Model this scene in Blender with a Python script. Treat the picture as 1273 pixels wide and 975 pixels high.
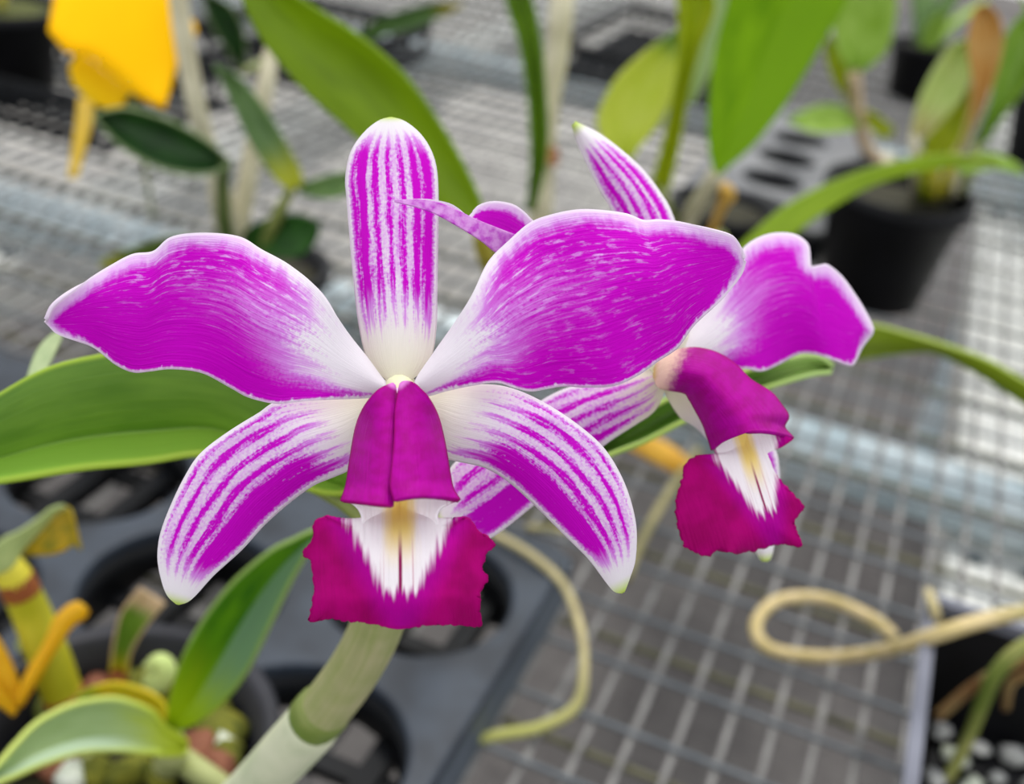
import bpy, bmesh, math, random
import numpy as np
from mathutils import Vector, Matrix, noise as mnoise

for o_ in list(bpy.data.objects): bpy.data.objects.remove(o_, do_unlink=True)
scene = bpy.context.scene
COL = scene.collection
random.seed(7)

# ------------------------------------------------------------------ camera
FPX = 1400.0
RM = np.array([[0.9191213510240704, 0.3748764501212452, 0.12117586078167962],
               [-0.286715808493294, 0.42552181935410216, 0.8583269927094286],
               [0.2702036033285348, -0.8236497000534075, 0.49858919397657175]])
CO = np.array([0.08033582986053511, -0.5813184059237912, 0.49226367982514385])
cam_data = bpy.data.cameras.new('camera')
cam = bpy.data.objects.new('camera', cam_data)
COL.objects.link(cam)
M4 = Matrix.Identity(4)
for i in range(3):
    for j in range(3):
        M4[i][j] = RM[j][i]
    M4[i][3] = CO[i]
cam.matrix_world = M4
cam_data.sensor_fit = 'HORIZONTAL'
cam_data.sensor_width = 36.0
cam_data.lens = 36.0 * FPX / 1273.0
cam_data.clip_start = 0.01
cam_data.clip_end = 60
cam_data.dof.use_dof = True
cam_data.dof.focus_distance = 0.203
cam_data.dof.aperture_fstop = cam_data.lens / 3.4
scene.camera = cam

# ------------------------------------------------------------------ light
world = bpy.data.worlds.new('world')
scene.world = world
world.use_nodes = True
bg = world.node_tree.nodes['Background']
bg.inputs[0].default_value = (0.95, 0.98, 1.0, 1)
bg.inputs[1].default_value = 1.12
sun_d = bpy.data.lights.new('sun', 'SUN')
sun_d.energy = 1.7
sun_d.angle = math.radians(9)
sun_d.color = (1.0, 0.97, 0.92)
sun = bpy.data.objects.new('sun', sun_d)
COL.objects.link(sun)
sun.rotation_euler = Vector((0.10, -0.42, -0.9)).to_track_quat('-Z', 'Y').to_euler()
scene.view_settings.view_transform = 'Standard'
scene.view_settings.look = 'None'
scene.view_settings.gamma = 1
scene.view_settings.use_curve_mapping = False
scene.view_settings.exposure = 0.12

# ------------------------------------------------------------------ helpers
def at_d(px, py, d):
    w = RM.T @ np.array([(px - 636.5) / FPX, -(py - 487.5) / FPX, -1.0])
    return CO + d * w
def at_z(px, py, z):
    w = RM.T @ np.array([(px - 636.5) / FPX, -(py - 487.5) / FPX, -1.0])
    return CO + (z - CO[2]) / w[2] * w
def lin(r, g, b):
    f = lambda c: (c / 255 / 12.92) if c / 255 <= 0.04045 else ((c / 255 + 0.055) / 1.055) ** 2.4
    return (f(r), f(g), f(b), 1.0)

def thing(name, label, cat, loc=(0, 0, 0), group=None):
    o = bpy.data.objects.new(name, None)
    o.empty_display_size = 0.01
    COL.objects.link(o)
    o.location = loc
    tag(o, label, cat, group)
    return o
def tag(o, label=None, cat=None, group=None, kind=None):
    if label: o['label'] = label
    if cat: o['category'] = cat
    if group: o['group'] = group
    if kind: o['kind'] = kind
    return o
def place(o, parent):
    """parent o keeping its world-space mesh coordinates"""
    o.parent = parent
    if parent is not None:
        m = Matrix.Identity(4)
        p = parent
        chain = []
        while p is not None:
            chain.append(p); p = p.parent
        for q in reversed(chain):
            m = m @ q.matrix_parent_inverse @ q.matrix_basis
        o.matrix_parent_inverse = m.inverted()
    return o
def mesh_obj(name, verts, faces, mat, parent=None, smooth=True):
    me = bpy.data.meshes.new(name)
    me.from_pydata([tuple(map(float, v)) for v in verts], [], faces)
    if smooth:
        me.polygons.foreach_set('use_smooth', [True] * len(me.polygons))
    if mat: me.materials.append(mat)
    me.update()
    o = bpy.data.objects.new(name, me)
    COL.objects.link(o)
    return place(o, parent)
def bm_obj(name, bm, mat, parent=None, smooth=False):
    me = bpy.data.meshes.new(name)
    bmesh.ops.recalc_face_normals(bm, faces=bm.faces)
    bm.to_mesh(me); bm.free()
    if smooth: me.polygons.foreach_set('use_smooth', [True] * len(me.polygons))
    if mat: me.materials.append(mat)
    o = bpy.data.objects.new(name, me)
    COL.objects.link(o)
    return place(o, parent)
def crv(P, n, closed=False):
    """Catmull-Rom through P, resampled to n points by arc length"""
    P = np.array(P, float)
    k = 12
    Q = np.vstack([2 * P[0] - P[1], P, 2 * P[-1] - P[-2]])
    out = []
    for i in range(1, len(Q) - 2):
        a, b, c, d = Q[i - 1], Q[i], Q[i + 1], Q[i + 2]
        for t in np.linspace(0, 1, k, endpoint=False):
            out.append(0.5 * (2 * b + (c - a) * t + (2 * a - 5 * b + 4 * c - d) * t * t + (3 * b - a - 3 * c + d) * t ** 3))
    out.append(P[-1])
    out = np.array(out)
    s = np.r_[0, np.cumsum(np.linalg.norm(np.diff(out, axis=0), axis=1))]
    q = np.linspace(0, s[-1], n)
    return np.stack([np.interp(q, s, out[:, i]) for i in range(P.shape[1])], 1)
def sm(a, b, x):
    t = np.clip((x - a) / (b - a), 0, 1)
    return t * t * (3 - 2 * t)
def edge_dist(pts, poly):
    a = poly[:-1]; b = poly[1:]
    best = np.full(len(pts), 1e9)
    for p, q in zip(a, b):
        ab = q - p; L = ab @ ab
        if L < 1e-9: continue
        t = np.clip(((pts - p) @ ab) / L, 0, 1)
        d = np.linalg.norm(pts - (p + t[:, None] * ab), axis=1)
        best = np.minimum(best, d)
    return best
def sheet(name, A, B, dfun, mat, parent=None, nu=40, nv=16, thick=0.0008, C=None, edges=False, frill=0.0, dpx=None):
    """blade traced by its two edges A and B (base to tip, photo pixels); dfun(u, v) is its distance from the camera"""
    a = crv(A, nu); b = crv(B, nu)
    if C is not None: c = crv(C, nu)
    u = np.linspace(0, 1, nu); v = np.linspace(-1, 1, nv)
    U, V = np.meshgrid(u, v, indexing='ij')
    s = (V + 1) / 2
    if C is None:
        X = a[:, None, :] * (1 - s[..., None]) + b[:, None, :] * s[..., None]
    else:
        l0 = (s - .5) * (s - 1) * 2; l1 = -4 * s * (s - 1); l2 = 2 * s * (s - .5)
        X = a[:, None, :] * l0[..., None] + c[:, None, :] * l1[..., None] + b[:, None, :] * l2[..., None]
    if frill:
        rs = np.random.RandomState(len(name) + nu)
        w_ = np.cumsum(rs.randn(nu, 2, 2), axis=0); w_ -= np.stack([np.convolve(w_[:, i, j], np.ones(9) / 9, 'same') for i in range(2) for j in range(2)], 1).reshape(nu, 2, 2)
        w_ = w_ * (frill * sm(.22, .32, u) * sm(1.0, .96, u))[:, None, None]
        k_ = np.abs(V) ** 12
        X = X + np.where(V[..., None] < 0, w_[:, None, 0, :], w_[:, None, 1, :]) * k_[..., None]
    D = dfun(U, V)
    if dpx: D = D + dpx(X[..., 0], X[..., 1])
    px = X.reshape(-1, 2); D = np.broadcast_to(D, U.shape).reshape(-1)
    w = np.stack([(px[:, 0] - 636.5) / FPX, -(px[:, 1] - 487.5) / FPX, -np.ones(len(px))], 1) @ RM
    W = CO + D[:, None] * w
    F = []
    for i in range(nu - 1):
        for j in range(nv - 1):
            k = i * nv + j
            F.append((k, k + nv, k + nv + 1, k + 1))
    o = mesh_obj(name, W, F, mat, parent)
    me = o.data
    idx = np.empty(len(me.loops), int); me.loops.foreach_get('vertex_index', idx)
    uv = me.uv_layers.new(name='UVMap')
    uv.data.foreach_set('uv', np.stack([U.reshape(-1)[idx], s.reshape(-1)[idx]], 1).reshape(-1).astype(np.float32))
    if edges:
        up = me.uv_layers.new(name='Flat')
        up.data.foreach_set('uv', (px[idx] / 100.0).reshape(-1).astype(np.float32))
        poly = np.vstack([a, b[::-1]])
        ed = edge_dist(px, poly)
        at = me.attributes.new('edge', 'FLOAT', 'POINT')
        at.data.foreach_set('value', (ed / 10).astype(np.float32))
    if thick:
        m = o.modifiers.new('thickness', 'SOLIDIFY'); m.thickness = thick; m.offset = 0
    return o
def tube(name, pts, rad, mat, parent=None, seg=10, n=None, caps=True):
    """round rod through 3D points with a radius per point"""
    P = np.array(pts, float)
    R = np.array(rad if hasattr(rad, '__len__') else [rad] * len(P), float)
    n = n or max(len(P) * 5, 8)
    if len(P) > 2 or n > 2:
        Q = crv(np.c_[P * 1.0, R], n)
    else:
        Q = np.c_[P, R]
    P, R = Q[:, :3], Q[:, 3]
    T = np.gradient(P, axis=0); T /= np.linalg.norm(T, axis=1)[:, None] + 1e-12
    up = np.array([0, 0, 1.0]) if abs(T[0][2]) < 0.9 else np.array([1.0, 0, 0])
    x = np.cross(T[0], up); x /= np.linalg.norm(x)
    V = []; F = []
    for i in range(len(P)):
        x = x - T[i] * (x @ T[i]); x /= np.linalg.norm(x)
        y = np.cross(T[i], x)
        for k in range(seg):
            a = 2 * math.pi * k / seg
            V.append(P[i] + R[i] * (math.cos(a) * x + math.sin(a) * y))
    for i in range(len(P) - 1):
        for k in range(seg):
            F.append((i * seg + k, i * seg + (k + 1) % seg, (i + 1) * seg + (k + 1) % seg, (i + 1) * seg + k))
    if caps:
        F.append(tuple(range(seg - 1, -1, -1))); F.append(tuple((len(P) - 1) * seg + k for k in range(seg)))
    o = mesh_obj(name, V, F, mat, parent)
    me = o.data
    uv = me.uv_layers.new(name='UVMap')
    idx = np.empty(len(me.loops), int); me.loops.foreach_get('vertex_index', idx)
    uv.data.foreach_set('uv', np.stack([(idx // seg) / (len(P) - 1), (idx % seg) / seg], 1).reshape(-1).astype(np.float32))
    return o
def lathe(name, prof, loc, mat, parent=None, seg=40, tilt=None, caps=True):
    V = []; F = []
    n = len(prof)
    for r, z in prof:
        for k in range(seg):
            a = 2 * math.pi * k / seg
            p = Vector((r * math.cos(a), r * math.sin(a), z))
            if tilt: p = tilt @ p
            V.append((p.x + loc[0], p.y + loc[1], p.z + loc[2]))
    for i in range(n - 1):
        for k in range(seg):
            F.append((i * seg + k, i * seg + (k + 1) % seg, (i + 1) * seg + (k + 1) % seg, (i + 1) * seg + k))
    if caps and prof[0][0] > 1e-4: F.append(tuple(range(seg - 1, -1, -1)))
    if caps and prof[-1][0] > 1e-4: F.append(tuple((n - 1) * seg + k for k in range(seg)))
    o = mesh_obj(name, V, F, mat, parent)
    return o
def add_box(bm, x0, x1, y0, y1, z0, z1):
    v = [bm.verts.new((x, y, z)) for z in (z0, z1) for (x, y) in ((x0, y0), (x1, y0), (x1, y1), (x0, y1))]
    for f in ((0, 3, 2, 1), (4, 5, 6, 7), (0, 1, 5, 4), (1, 2, 6, 5), (2, 3, 7, 6), (3, 0, 4, 7)):
        bm.faces.new([v[i] for i in f])

# ------------------------------------------------------------------ node expressions
class Ex:
    tree = None
    def __init__(s, sock): s.s = sock
    @staticmethod
    def op(kind, *args, clamp=False):
        n = Ex.tree.nodes.new('ShaderNodeMath'); n.operation = kind; n.use_clamp = clamp
        for i, a in enumerate(args):
            if isinstance(a, Ex): Ex.tree.links.new(a.s, n.inputs[i])
            else: n.inputs[i].default_value = a
        return Ex(n.outputs[0])
    def __add__(s, o): return Ex.op('ADD', s, o)
    __radd__ = __add__
    def __mul__(s, o): return Ex.op('MULTIPLY', s, o)
    __rmul__ = __mul__
    def __sub__(s, o): return Ex.op('SUBTRACT', s, o)
    def __rsub__(s, o): return Ex.op('SUBTRACT', o, s)
    def __truediv__(s, o): return Ex.op('DIVIDE', s, o)
    def abs(s): return Ex.op('ABSOLUTE', s)
    def sin(s): return Ex.op('SINE', s)
    def clamp(s): return Ex.op('ADD', s, 0.0, clamp=True)
    def max(s, o): return Ex.op('MAXIMUM', s, o)
    def min(s, o): return Ex.op('MINIMUM', s, o)
    def ss(s, a, b):
        n = Ex.tree.nodes.new('ShaderNodeMapRange'); n.interpolation_type = 'SMOOTHSTEP'
        Ex.tree.links.new(s.s, n.inputs[0])
        lo, hi, f0, f1 = (a, b, 0.0, 1.0) if a < b else (b, a, 1.0, 0.0)
        n.inputs[1].default_value = lo; n.inputs[2].default_value = hi
        n.inputs[3].default_value = f0; n.inputs[4].default_value = f1
        return Ex(n.outputs[0])
def uvxy(name):
    n = Ex.tree.nodes.new('ShaderNodeUVMap'); n.uv_map = name
    s = Ex.tree.nodes.new('ShaderNodeSeparateXYZ'); Ex.tree.links.new(n.outputs[0], s.inputs[0])
    return Ex(s.outputs[0]), Ex(s.outputs[1])
def objxyz(kind='Object'):
    n = Ex.tree.nodes.new('ShaderNodeTexCoord')
    s = Ex.tree.nodes.new('ShaderNodeSeparateXYZ'); Ex.tree.links.new(n.outputs[kind], s.inputs[0])
    return Ex(s.outputs[0]), Ex(s.outputs[1]), Ex(s.outputs[2])
def attr(name):
    n = Ex.tree.nodes.new('ShaderNodeAttribute'); n.attribute_name = name
    return Ex(n.outputs['Fac'])
def noise(x, y, z=0.0, scale=1.0, detail=2.0, rough=0.5):
    c = Ex.tree.nodes.new('ShaderNodeCombineXYZ')
    for i, a in enumerate((x, y, z)):
        if isinstance(a, Ex): Ex.tree.links.new(a.s, c.inputs[i])
        else: c.inputs[i].default_value = a
    n = Ex.tree.nodes.new('ShaderNodeTexNoise')
    Ex.tree.links.new(c.outputs[0], n.inputs['Vector'])
    n.inputs['Scale'].default_value = scale; n.inputs['Detail'].default_value = detail
    n.inputs['Roughness'].default_value = rough
    return Ex(n.outputs[0])
def mixc(fac, a, b):
    n = Ex.tree.nodes.new('ShaderNodeMix'); n.data_type = 'RGBA'
    if isinstance(fac, Ex): Ex.tree.links.new(fac.s, n.inputs[0])
    else: n.inputs[0].default_value = fac
    for i, c in ((6, a), (7, b)):
        if isinstance(c, Ex): Ex.tree.links.new(c.s, n.inputs[i])
        else: n.inputs[i].default_value = c
    return Ex(n.outputs[2])
def material(name, build, rough=0.5, spec=0.5, trans=0.0, bump=0.0, metal=0.0, coat=0.0, sheen=0.0):
    """build() returns a colour (and optionally a height); trans mixes in light through the blade"""
    m = bpy.data.materials.new(name); m.use_nodes = True
    t = m.node_tree; Ex.tree = t
    p = t.nodes['Principled BSDF']; out = t.nodes['Material Output']
    r = build()
    h = None
    if isinstance(r, tuple) and len(r) == 2 and (isinstance(r[0], Ex) or isinstance(r[0], tuple)): r, h = r
    if isinstance(r, Ex): t.links.new(r.s, p.inputs['Base Color'])
    else: p.inputs['Base Color'].default_value = r
    p.inputs['Roughness'].default_value = rough
    p.inputs['Metallic'].default_value = metal
    p.inputs['Specular IOR Level'].default_value = spec
    p.inputs['Coat Weight'].default_value = coat
    if h is not None and bump:
        b = t.nodes.new('ShaderNodeBump'); b.inputs['Strength'].default_value = bump; b.inputs['Distance'].default_value = 0.001
        t.links.new(h.s, b.inputs['Height']); t.links.new(b.outputs[0], p.inputs['Normal'])
    if trans:
        tr = t.nodes.new('ShaderNodeBsdfTranslucent')
        if isinstance(r, Ex): t.links.new(r.s, tr.inputs[0])
        else: tr.inputs[0].default_value = r
        mx = t.nodes.new('ShaderNodeMixShader'); mx.inputs[0].default_value = trans
        t.links.new(p.outputs[0], mx.inputs[1]); t.links.new(tr.outputs[0], mx.inputs[2])
        t.links.new(mx.outputs[0], out.inputs['Surface'])
    return m
def noisy(name, c1, c2, scale=40, rough=0.5, detail=3, **kw):
    def b():
        x, y, z = objxyz()
        n = noise(x, y, z, scale, detail)
        return mixc(n.ss(0.3, 0.7), c1, c2), n
    return material(name, b, rough, **kw)

# ------------------------------------------------------------------ petal pigments
MAG = lin(214, 0, 208); MAG2 = lin(184, 0, 184); WHITE = lin(246, 240, 246); LILAC = lin(226, 150, 236); CREAM = lin(250, 246, 226)
def petal_mat(name, flip=1, base=0.36, mottle=0.6, fan_w=0.75, fl_lo=0.25):
    def b():
        u, v = uvxy('UVMap'); fx, fy = uvxy('Flat'); e = attr('edge')
        n1 = noise(u * 5, v * 9, 0, 1.0, 4)
        st = noise(u * 7, v * 60, 3.0, 1.0, 3, 0.6)          # streaks along the veins
        st2 = noise(u * 20, v * 30, 9.0, 1.0, 3, 0.6)        # short pale flecks
        fine = noise(fx * 24, fy * 24, 1.0, 1.0, 3)
        rim = noise(u * 60, v * 6, 5.0, 1.0, 2)
        ub = u + (n1 - 0.5) * 0.25 + (st - 0.5) * 0.3 + v.ss(0.72, 1.0) * 0.22 + v.ss(0.12, 0.0) * 0.12
        m = ub.ss(-0.02, base)
        fan = (1.0 - ((v - 0.42) * 2.4).abs()).clamp() * (u + (n1 - 0.5) * 0.2).ss(0.78, 0.12)
        m = (m - fan * fan_w * (st * 0.5 + fine * 0.5).ss(0.3, 0.62)).clamp()
        flecks = (st2 * 0.8 + fine * 0.2).ss(0.5, 0.64) * (fl_lo + v.ss(0.7, 0.15) * (1.0 - fl_lo)) * u.ss(0.97, 0.7)
        m = m * (1.0 - flecks * mottle)
        m = (m - st.ss(0.55, 0.75) * 0.28).clamp()
        m = (m + (fine - 0.5) * 0.9 * (m * (1.0 - m)) * 4).clamp()
        reach = v.ss(0.55, 0.1) * 2.2 + u.ss(0.8, 1.0) * 1.5 + 0.5      # the pale rim is wider on the upper edge and tip
        em = ((e + (rim - 0.5) * 1.3 + (fine - 0.5) * 0.6) / reach).ss(0.0, 1.0)
        m = m * em.max(0.0)
        white = e.ss(0.45, 0.1)
        c = mixc(m.ss(0.0, 0.5), mixc(u.ss(0.3, 0.5), WHITE, lin(240, 208, 246)), LILAC)
        c = mixc(m.ss(0.3, 0.95), c, MAG)
        c = mixc(st.ss(0.55, 0.3) * m * 0.4, c, MAG2)
        c = mixc(white * 0.75, c, WHITE)
        h = noise(u * 3, v * 70, 0, 1.0, 2)
        return c, h
    return material(name, b, 0.6, spec=0.08, trans=0.33, bump=0.35)
def sepal_mat(name, side=0, n=7.0, u0=0.12, u1=0.9, both=False):
    """side +1 / -1: stripes run together into solid colour along that edge"""
    def b():
        u, v = uvxy('UVMap'); fx, fy = uvxy('Flat'); e = attr('edge')
        wob = noise(u * 4, v * 4, 2.0, 1.0, 3)
        fine = noise(fx * 26, fy * 26, 1.0, 1.0, 3)
        lng = noise(u * 9, v * 26, 4.0, 1.0, 3)
        s = ((v * n + (wob - 0.5) * 0.5) * (2 * math.pi)).sin() * 0.5 + 0.5
        if both: bias = ((v - 0.5).abs() * 2).ss(0.25, 0.85) * 0.6
        elif side > 0: bias = v.ss(0.5, 0.82) * 0.95 * u.ss(0.2, 0.55)
        elif side < 0: bias = v.ss(0.5, 0.18) * 0.95 * u.ss(0.2, 0.55)
        else: bias = v * 0.0
        pig = s * 0.75 + bias + (lng - 0.5) * 1.5 + (fine - 0.5) * 0.9
        m = pig.ss(0.15, 0.9)
        m = (m * 0.85 + 0.22 + (fine - 0.5) * 0.5 + (wob - 0.5) * 0.3).clamp()
        uu = u + (lng - 0.5) * 0.25 + (v - 0.5).abs() * 0.1
        m = m * uu.ss(u0, u0 + 0.25) * (u + (lng - 0.5) * 0.1).ss(u1, u1 - 0.13)
        m = m * (e + (fine - 0.5) * 0.7).ss(0.2, 1.0)
        c = mixc(m.ss(0.0, 0.45), mixc(u.ss(0.35, 0.05), WHITE, CREAM), LILAC)
        c = mixc(m.ss(0.4, 0.95), c, MAG)
        c = mixc(u.ss(0.94, 1.0), c, lin(205, 225, 110))
        h = noise(u * 3, v * 60, 0, 1.0, 2)
        return c, h
    return material(name, b, 0.6, spec=0.1, trans=0.33, bump=0.3)
LIPC = lin(180, 0, 116); LIPD = lin(158, 0, 96); LIPV = lin(190, 0, 190)
def lip_front_mat(name, pts, half, ang):
    """pts: throat start and end of the pale patch in flat coordinates; half: its half width"""
    (x0, y0), (x1, y1) = pts
    L = math.hypot(x1 - x0, y1 - y0); dx, dy = (x1 - x0) / L, (y1 - y0) / L
    def b():
        fx, fy = uvxy('Flat'); e = attr('edge')
        a = ((fx - x0) * dx + (fy - y0) * dy) / L           # 0 at the throat, 1 at the end of the pale patch
        c = ((fx - x0) * (-dy) + (fy - y0) * dx) / half      # -1..1 across
        ray = noise(c * 9.0, a * 1.2, 0, 1.0, 3)
        fine = noise(fx * 2.5, fy * 2.5, 0, 1.0, 2)
        wid = 1.0 - (a - 0.30).max(0.0) * 1.0
        m = (c.abs() - wid + (ray - 0.5) * 0.55).ss(-0.12, 0.10)
        m = m.max((a + (ray - 0.5) * 0.5).ss(0.92, 1.04))
        vein = noise(c * 16, a * 0.5, 7.0, 1.0, 1).ss(0.62, 0.72) * c.abs().ss(0.55, 0.15) * a.ss(0.3, 0.8) * 0.55
        yel = (c + (ray - 0.5) * 0.25).abs().ss(0.42, 0.1) * a.ss(0.85, 0.35)
        base = mixc(yel * 0.9, lin(255, 246, 251), lin(255, 222, 104))
        base = mixc(vein, base, lin(190, 70, 120))
        base = mixc(c.abs().ss(0.05, 0.015) * a.ss(0.35, 0.7), base, lin(150, 10, 90))
        lip = mixc(fine.ss(0.35, 0.7), LIPC, LIPD)
        lip = mixc((c.abs() - wid).ss(0.6, 0.0) * 0.4, lip, LIPV)
        lip = mixc(e.ss(0.5, 0.0) * 0.5, lip, LIPD)
        h = noise(c * 12, a * 2.0, 0, 1.0, 2)
        return mixc(m, base, lip), h
    return material(name, b, 0.65, spec=0.06, trans=0.15, bump=0.5)
def lip_tube_mat(name, cream=False):
    def b():
        u, v = uvxy('UVMap'); fx, fy = uvxy('Flat'); e = attr('edge')
        n = noise(fx * 6, fy * 6, 0, 1.0, 3)
        c = mixc(n.ss(0.3, 0.7), lin(174, 0, 150), lin(158, 0, 126))
        c = mixc(e.ss(0.35, 0.0) * 0.6, c, LIPD)
        if cream:
            k = noise(fx * 22, fy * 22, 0, 1.0, 3)
            c = mixc((u + (k - 0.5) * 0.1).ss(0.26, 0.12), c, lin(248, 216, 190))
            c = mixc(u.ss(0.07, 0.0) * 0.8, c, lin(220, 190, 90))
        else:
            c = mixc((u + (n - .5) * .04).ss(0.07, 0.02), c, lin(225, 130, 215))
        return c, noise(u * 4, v * 30, 0, 1.0, 2)
    return material(name, b, 0.6, spec=0.08, trans=0.12, bump=0.3)
def leaf_mat(name, c1, c2, midrib=None, mid=0.5, tipc=None, rough=0.38, trans=0.18, basec=None, half=None, edgec=None):
    def b():
        u, v = uvxy('UVMap')
        n = noise(u * 5, v * 5, 0, 1.0, 3)
        st = noise(u * 3, v * 45, 0, 1.0, 2)
        c = mixc((n * 0.7 + st * 0.3).ss(0.3, 0.7), c1, c2)
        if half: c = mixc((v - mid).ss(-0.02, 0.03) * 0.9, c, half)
        if midrib: c = mixc((v - mid).abs().ss(0.05, 0.0) * 0.7, c, midrib)
        if edgec: c = mixc((v - 0.5).abs().ss(0.44, 0.5), c, edgec)
        if tipc: c = mixc((u + (n - .5) * .15).ss(0.72, 0.92), c, tipc)
        if basec: c = mixc((u + (n - .5) * .2).ss(0.4, 0.05), c, basec)
        return c, st
    return material(name, b, rough, spec=0.4, trans=trans, bump=0.2)

M = {}
M['floor'] = None
def floor_b():
    x, y, z = objxyz()
    n = noise(x, y, z, 2.0, 4); w = noise(x * 6, y * 160, 0, 1.0, 2); g = noise(x, y, 1.7, 45.0, 3)
    c = mixc((n * 0.45 + w * 0.25 + g * 0.3).ss(0.3, 0.7), lin(84, 80, 80), lin(118, 114, 112))
    return c, g
M['floor'] = material('woven_ground_cover', floor_b, 0.9, spec=0.1, bump=0.3)
M['wire'] = noisy('galvanised_wire', lin(120, 118, 117), lin(146, 144, 142), 60, 0.75, metal=0.0, spec=.15)
M['wire_cross'] = noisy('galvanised_cross_wire', lin(98, 104, 110), lin(122, 126, 130), 60, 0.75, metal=0.0, spec=.15)
M['pipe'] = noisy('galvanised_pipe', lin(176, 194, 202), lin(212, 222, 226), 18, 0.4, metal=0.15)
M['rail'] = noisy('pale_galvanised_rail', lin(222, 222, 216), lin(246, 246, 242), 14, 0.45, metal=0.0)
M['steel'] = noisy('dull_steel', lin(70, 84, 88), lin(110, 120, 122), 60, 0.4, metal=0.5)
M['tray'] = noisy('grey_black_tray_plastic', lin(30, 36, 46), lin(52, 60, 72), 30, 0.5, spec=0.35)
M['tray_edge'] = noisy('worn_grey_tray_edge', lin(74, 84, 96), lin(96, 106, 118), 30, 0.5)
M['tray_dark'] = noisy('black_tray_plastic', lin(8, 9, 12), lin(16, 18, 23), 30, 0.55, spec=0.22)
M['pot'] = noisy('black_pot_plastic', lin(7, 7, 10), lin(15, 15, 20), 30, 0.5, spec=0.22)
M['pot_grey'] = noisy('worn_grey_black_pot_plastic', lin(26, 26, 32), lin(44, 44, 52), 30, 0.5, spec=0.3)
M['tub'] = noisy('sky_tinted_grey_plastic', lin(92, 94, 108), lin(116, 118, 132), 20, 0.5)  # violet cast paints the sky's reflection into the outer wall colour
M['soil'] = noisy('dark_potting_mix', lin(26, 24, 16), lin(56, 52, 24), 120, 0.9, bump=0.8)
M['moss'] = noisy('green_moss', lin(48, 54, 12), lin(92, 96, 24), 150, 0.9, bump=0.8)
M['bark1'] = noisy('red_brown_bark', lin(112, 62, 44), lin(146, 92, 66), 90, 0.8, bump=0.5)
M['bark2'] = noisy('mossy_bark', lin(74, 82, 14), lin(128, 126, 30), 90, 0.85, bump=0.6)
M['stone'] = noisy('pale_pebble', lin(188, 196, 176), lin(224, 226, 214), 90, 0.7)
M['stone2'] = noisy('grey_pebble', lin(110, 112, 116), lin(196, 196, 192), 40, 0.7)
M['root'] = noisy('pale_tan_root', lin(172, 160, 108), lin(206, 190, 146), 60, 0.7)
M['root_dull'] = noisy('dull_olive_root', lin(130, 124, 82), lin(160, 150, 104), 60, 0.7)
M['cane_pale'] = noisy('papery_cane_sheath', lin(178, 170, 140), lin(208, 200, 172), 40, 0.7)
M['cane_green'] = noisy('green_cane', lin(112, 124, 52), lin(146, 152, 84), 30, 0.5)
M['yellow'] = noisy('yellow_plastic', lin(250, 184, 0), lin(252, 192, 0), 12, 0.7, spec=.08)
M['yellow_pale'] = noisy('pale_yellow_plastic', lin(240, 190, 2), lin(236, 196, 24), 16, 0.7, spec=.08)

# ================================================================== SETTING
fl = mesh_obj('floor', [(-7, -3, -0.7), (7, -3, -0.7), (7, 9, -0.7), (-7, 9, -0.7)], [(0, 1, 2, 3)], M['floor'], smooth=False)
tag(fl, 'grey woven ground cover under the bench', kind='structure')

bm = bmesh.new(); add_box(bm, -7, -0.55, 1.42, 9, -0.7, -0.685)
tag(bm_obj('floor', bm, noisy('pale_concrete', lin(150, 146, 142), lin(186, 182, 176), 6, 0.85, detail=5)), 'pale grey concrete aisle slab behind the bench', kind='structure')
# ---- wire mesh bench
BX0, BX1, BY0, BY1 = -1.75, 0.80, -0.55, 2.6
bench = thing('mesh_bench', 'galvanised wire mesh greenhouse bench top on a pipe and rail frame', 'bench', (0, 0, -0.7))
def rod_mesh(name, L, r, axis, mat, seg=6):
    V = []; F = []
    for e in (0, L):
        for k in range(seg):
            a = 2 * math.pi * k / seg
            V.append((e, r * math.cos(a), r * math.sin(a)) if axis == 'x' else (r * math.cos(a), e, r * math.sin(a)))
    for k in range(seg): F.append((k, (k + 1) % seg, seg + (k + 1) % seg, seg + k))
    me = bpy.data.meshes.new(name); me.from_pydata(V, [], F)
    me.polygons.foreach_set('use_smooth', [True] * len(F)); me.materials.append(mat)
    return me
ym = rod_mesh('long_wire', BY1 - BY0, 0.0024, 'y', M['wire'])
xm = rod_mesh('cross_wire', BX1 - BX0, 0.0018, 'x', M['wire_cross'])
i = math.ceil(BX0 / 0.025)
while i * 0.025 <= BX1:
    o = bpy.data.objects.new('long_wire', ym); COL.objects.link(o)
    o.parent = bench; o.location = (i * 0.025, BY0, 0.7 + random.uniform(-.0006, .0006)); o.rotation_euler.z = random.uniform(-.0008, .0008)
    i += 1
i = math.ceil(BY0 / 0.05)
while i * 0.05 <= BY1:
    o = bpy.data.objects.new('cross_wire', xm); COL.objects.link(o)
    o.parent = bench; o.location = (BX0, i * 0.05 - 0.0, 0.7040 + random.uniform(-.0003, .0003))
    i += 1
om = rod_mesh('support_wire', BX1 - BX0, 0.0026, 'x', noisy('algae_stained_wire', lin(92, 90, 70), lin(108, 105, 80), 30, 0.7))
i = math.ceil(BY0 / 0.1)
while i * 0.1 <= BY1:
    o = bpy.data.objects.new('support_wire', om); COL.objects.link(o)
    o.parent = bench; o.location = (BX0, i * 0.1 - 0.014, 0.690)
    i += 1
def rod(name, a, b, r, mat, parent=None, seg=16):
    return tube(name, [a, b], r, mat, parent, seg, n=2)
PIPE_Z = -0.0365
pz = [0.346, 1.35, -0.45]
for y in pz:
    rod('pipe', (BX0, y, PIPE_Z), (BX1, y, PIPE_Z), 0.0305, M['pipe'], bench, 24)
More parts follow.
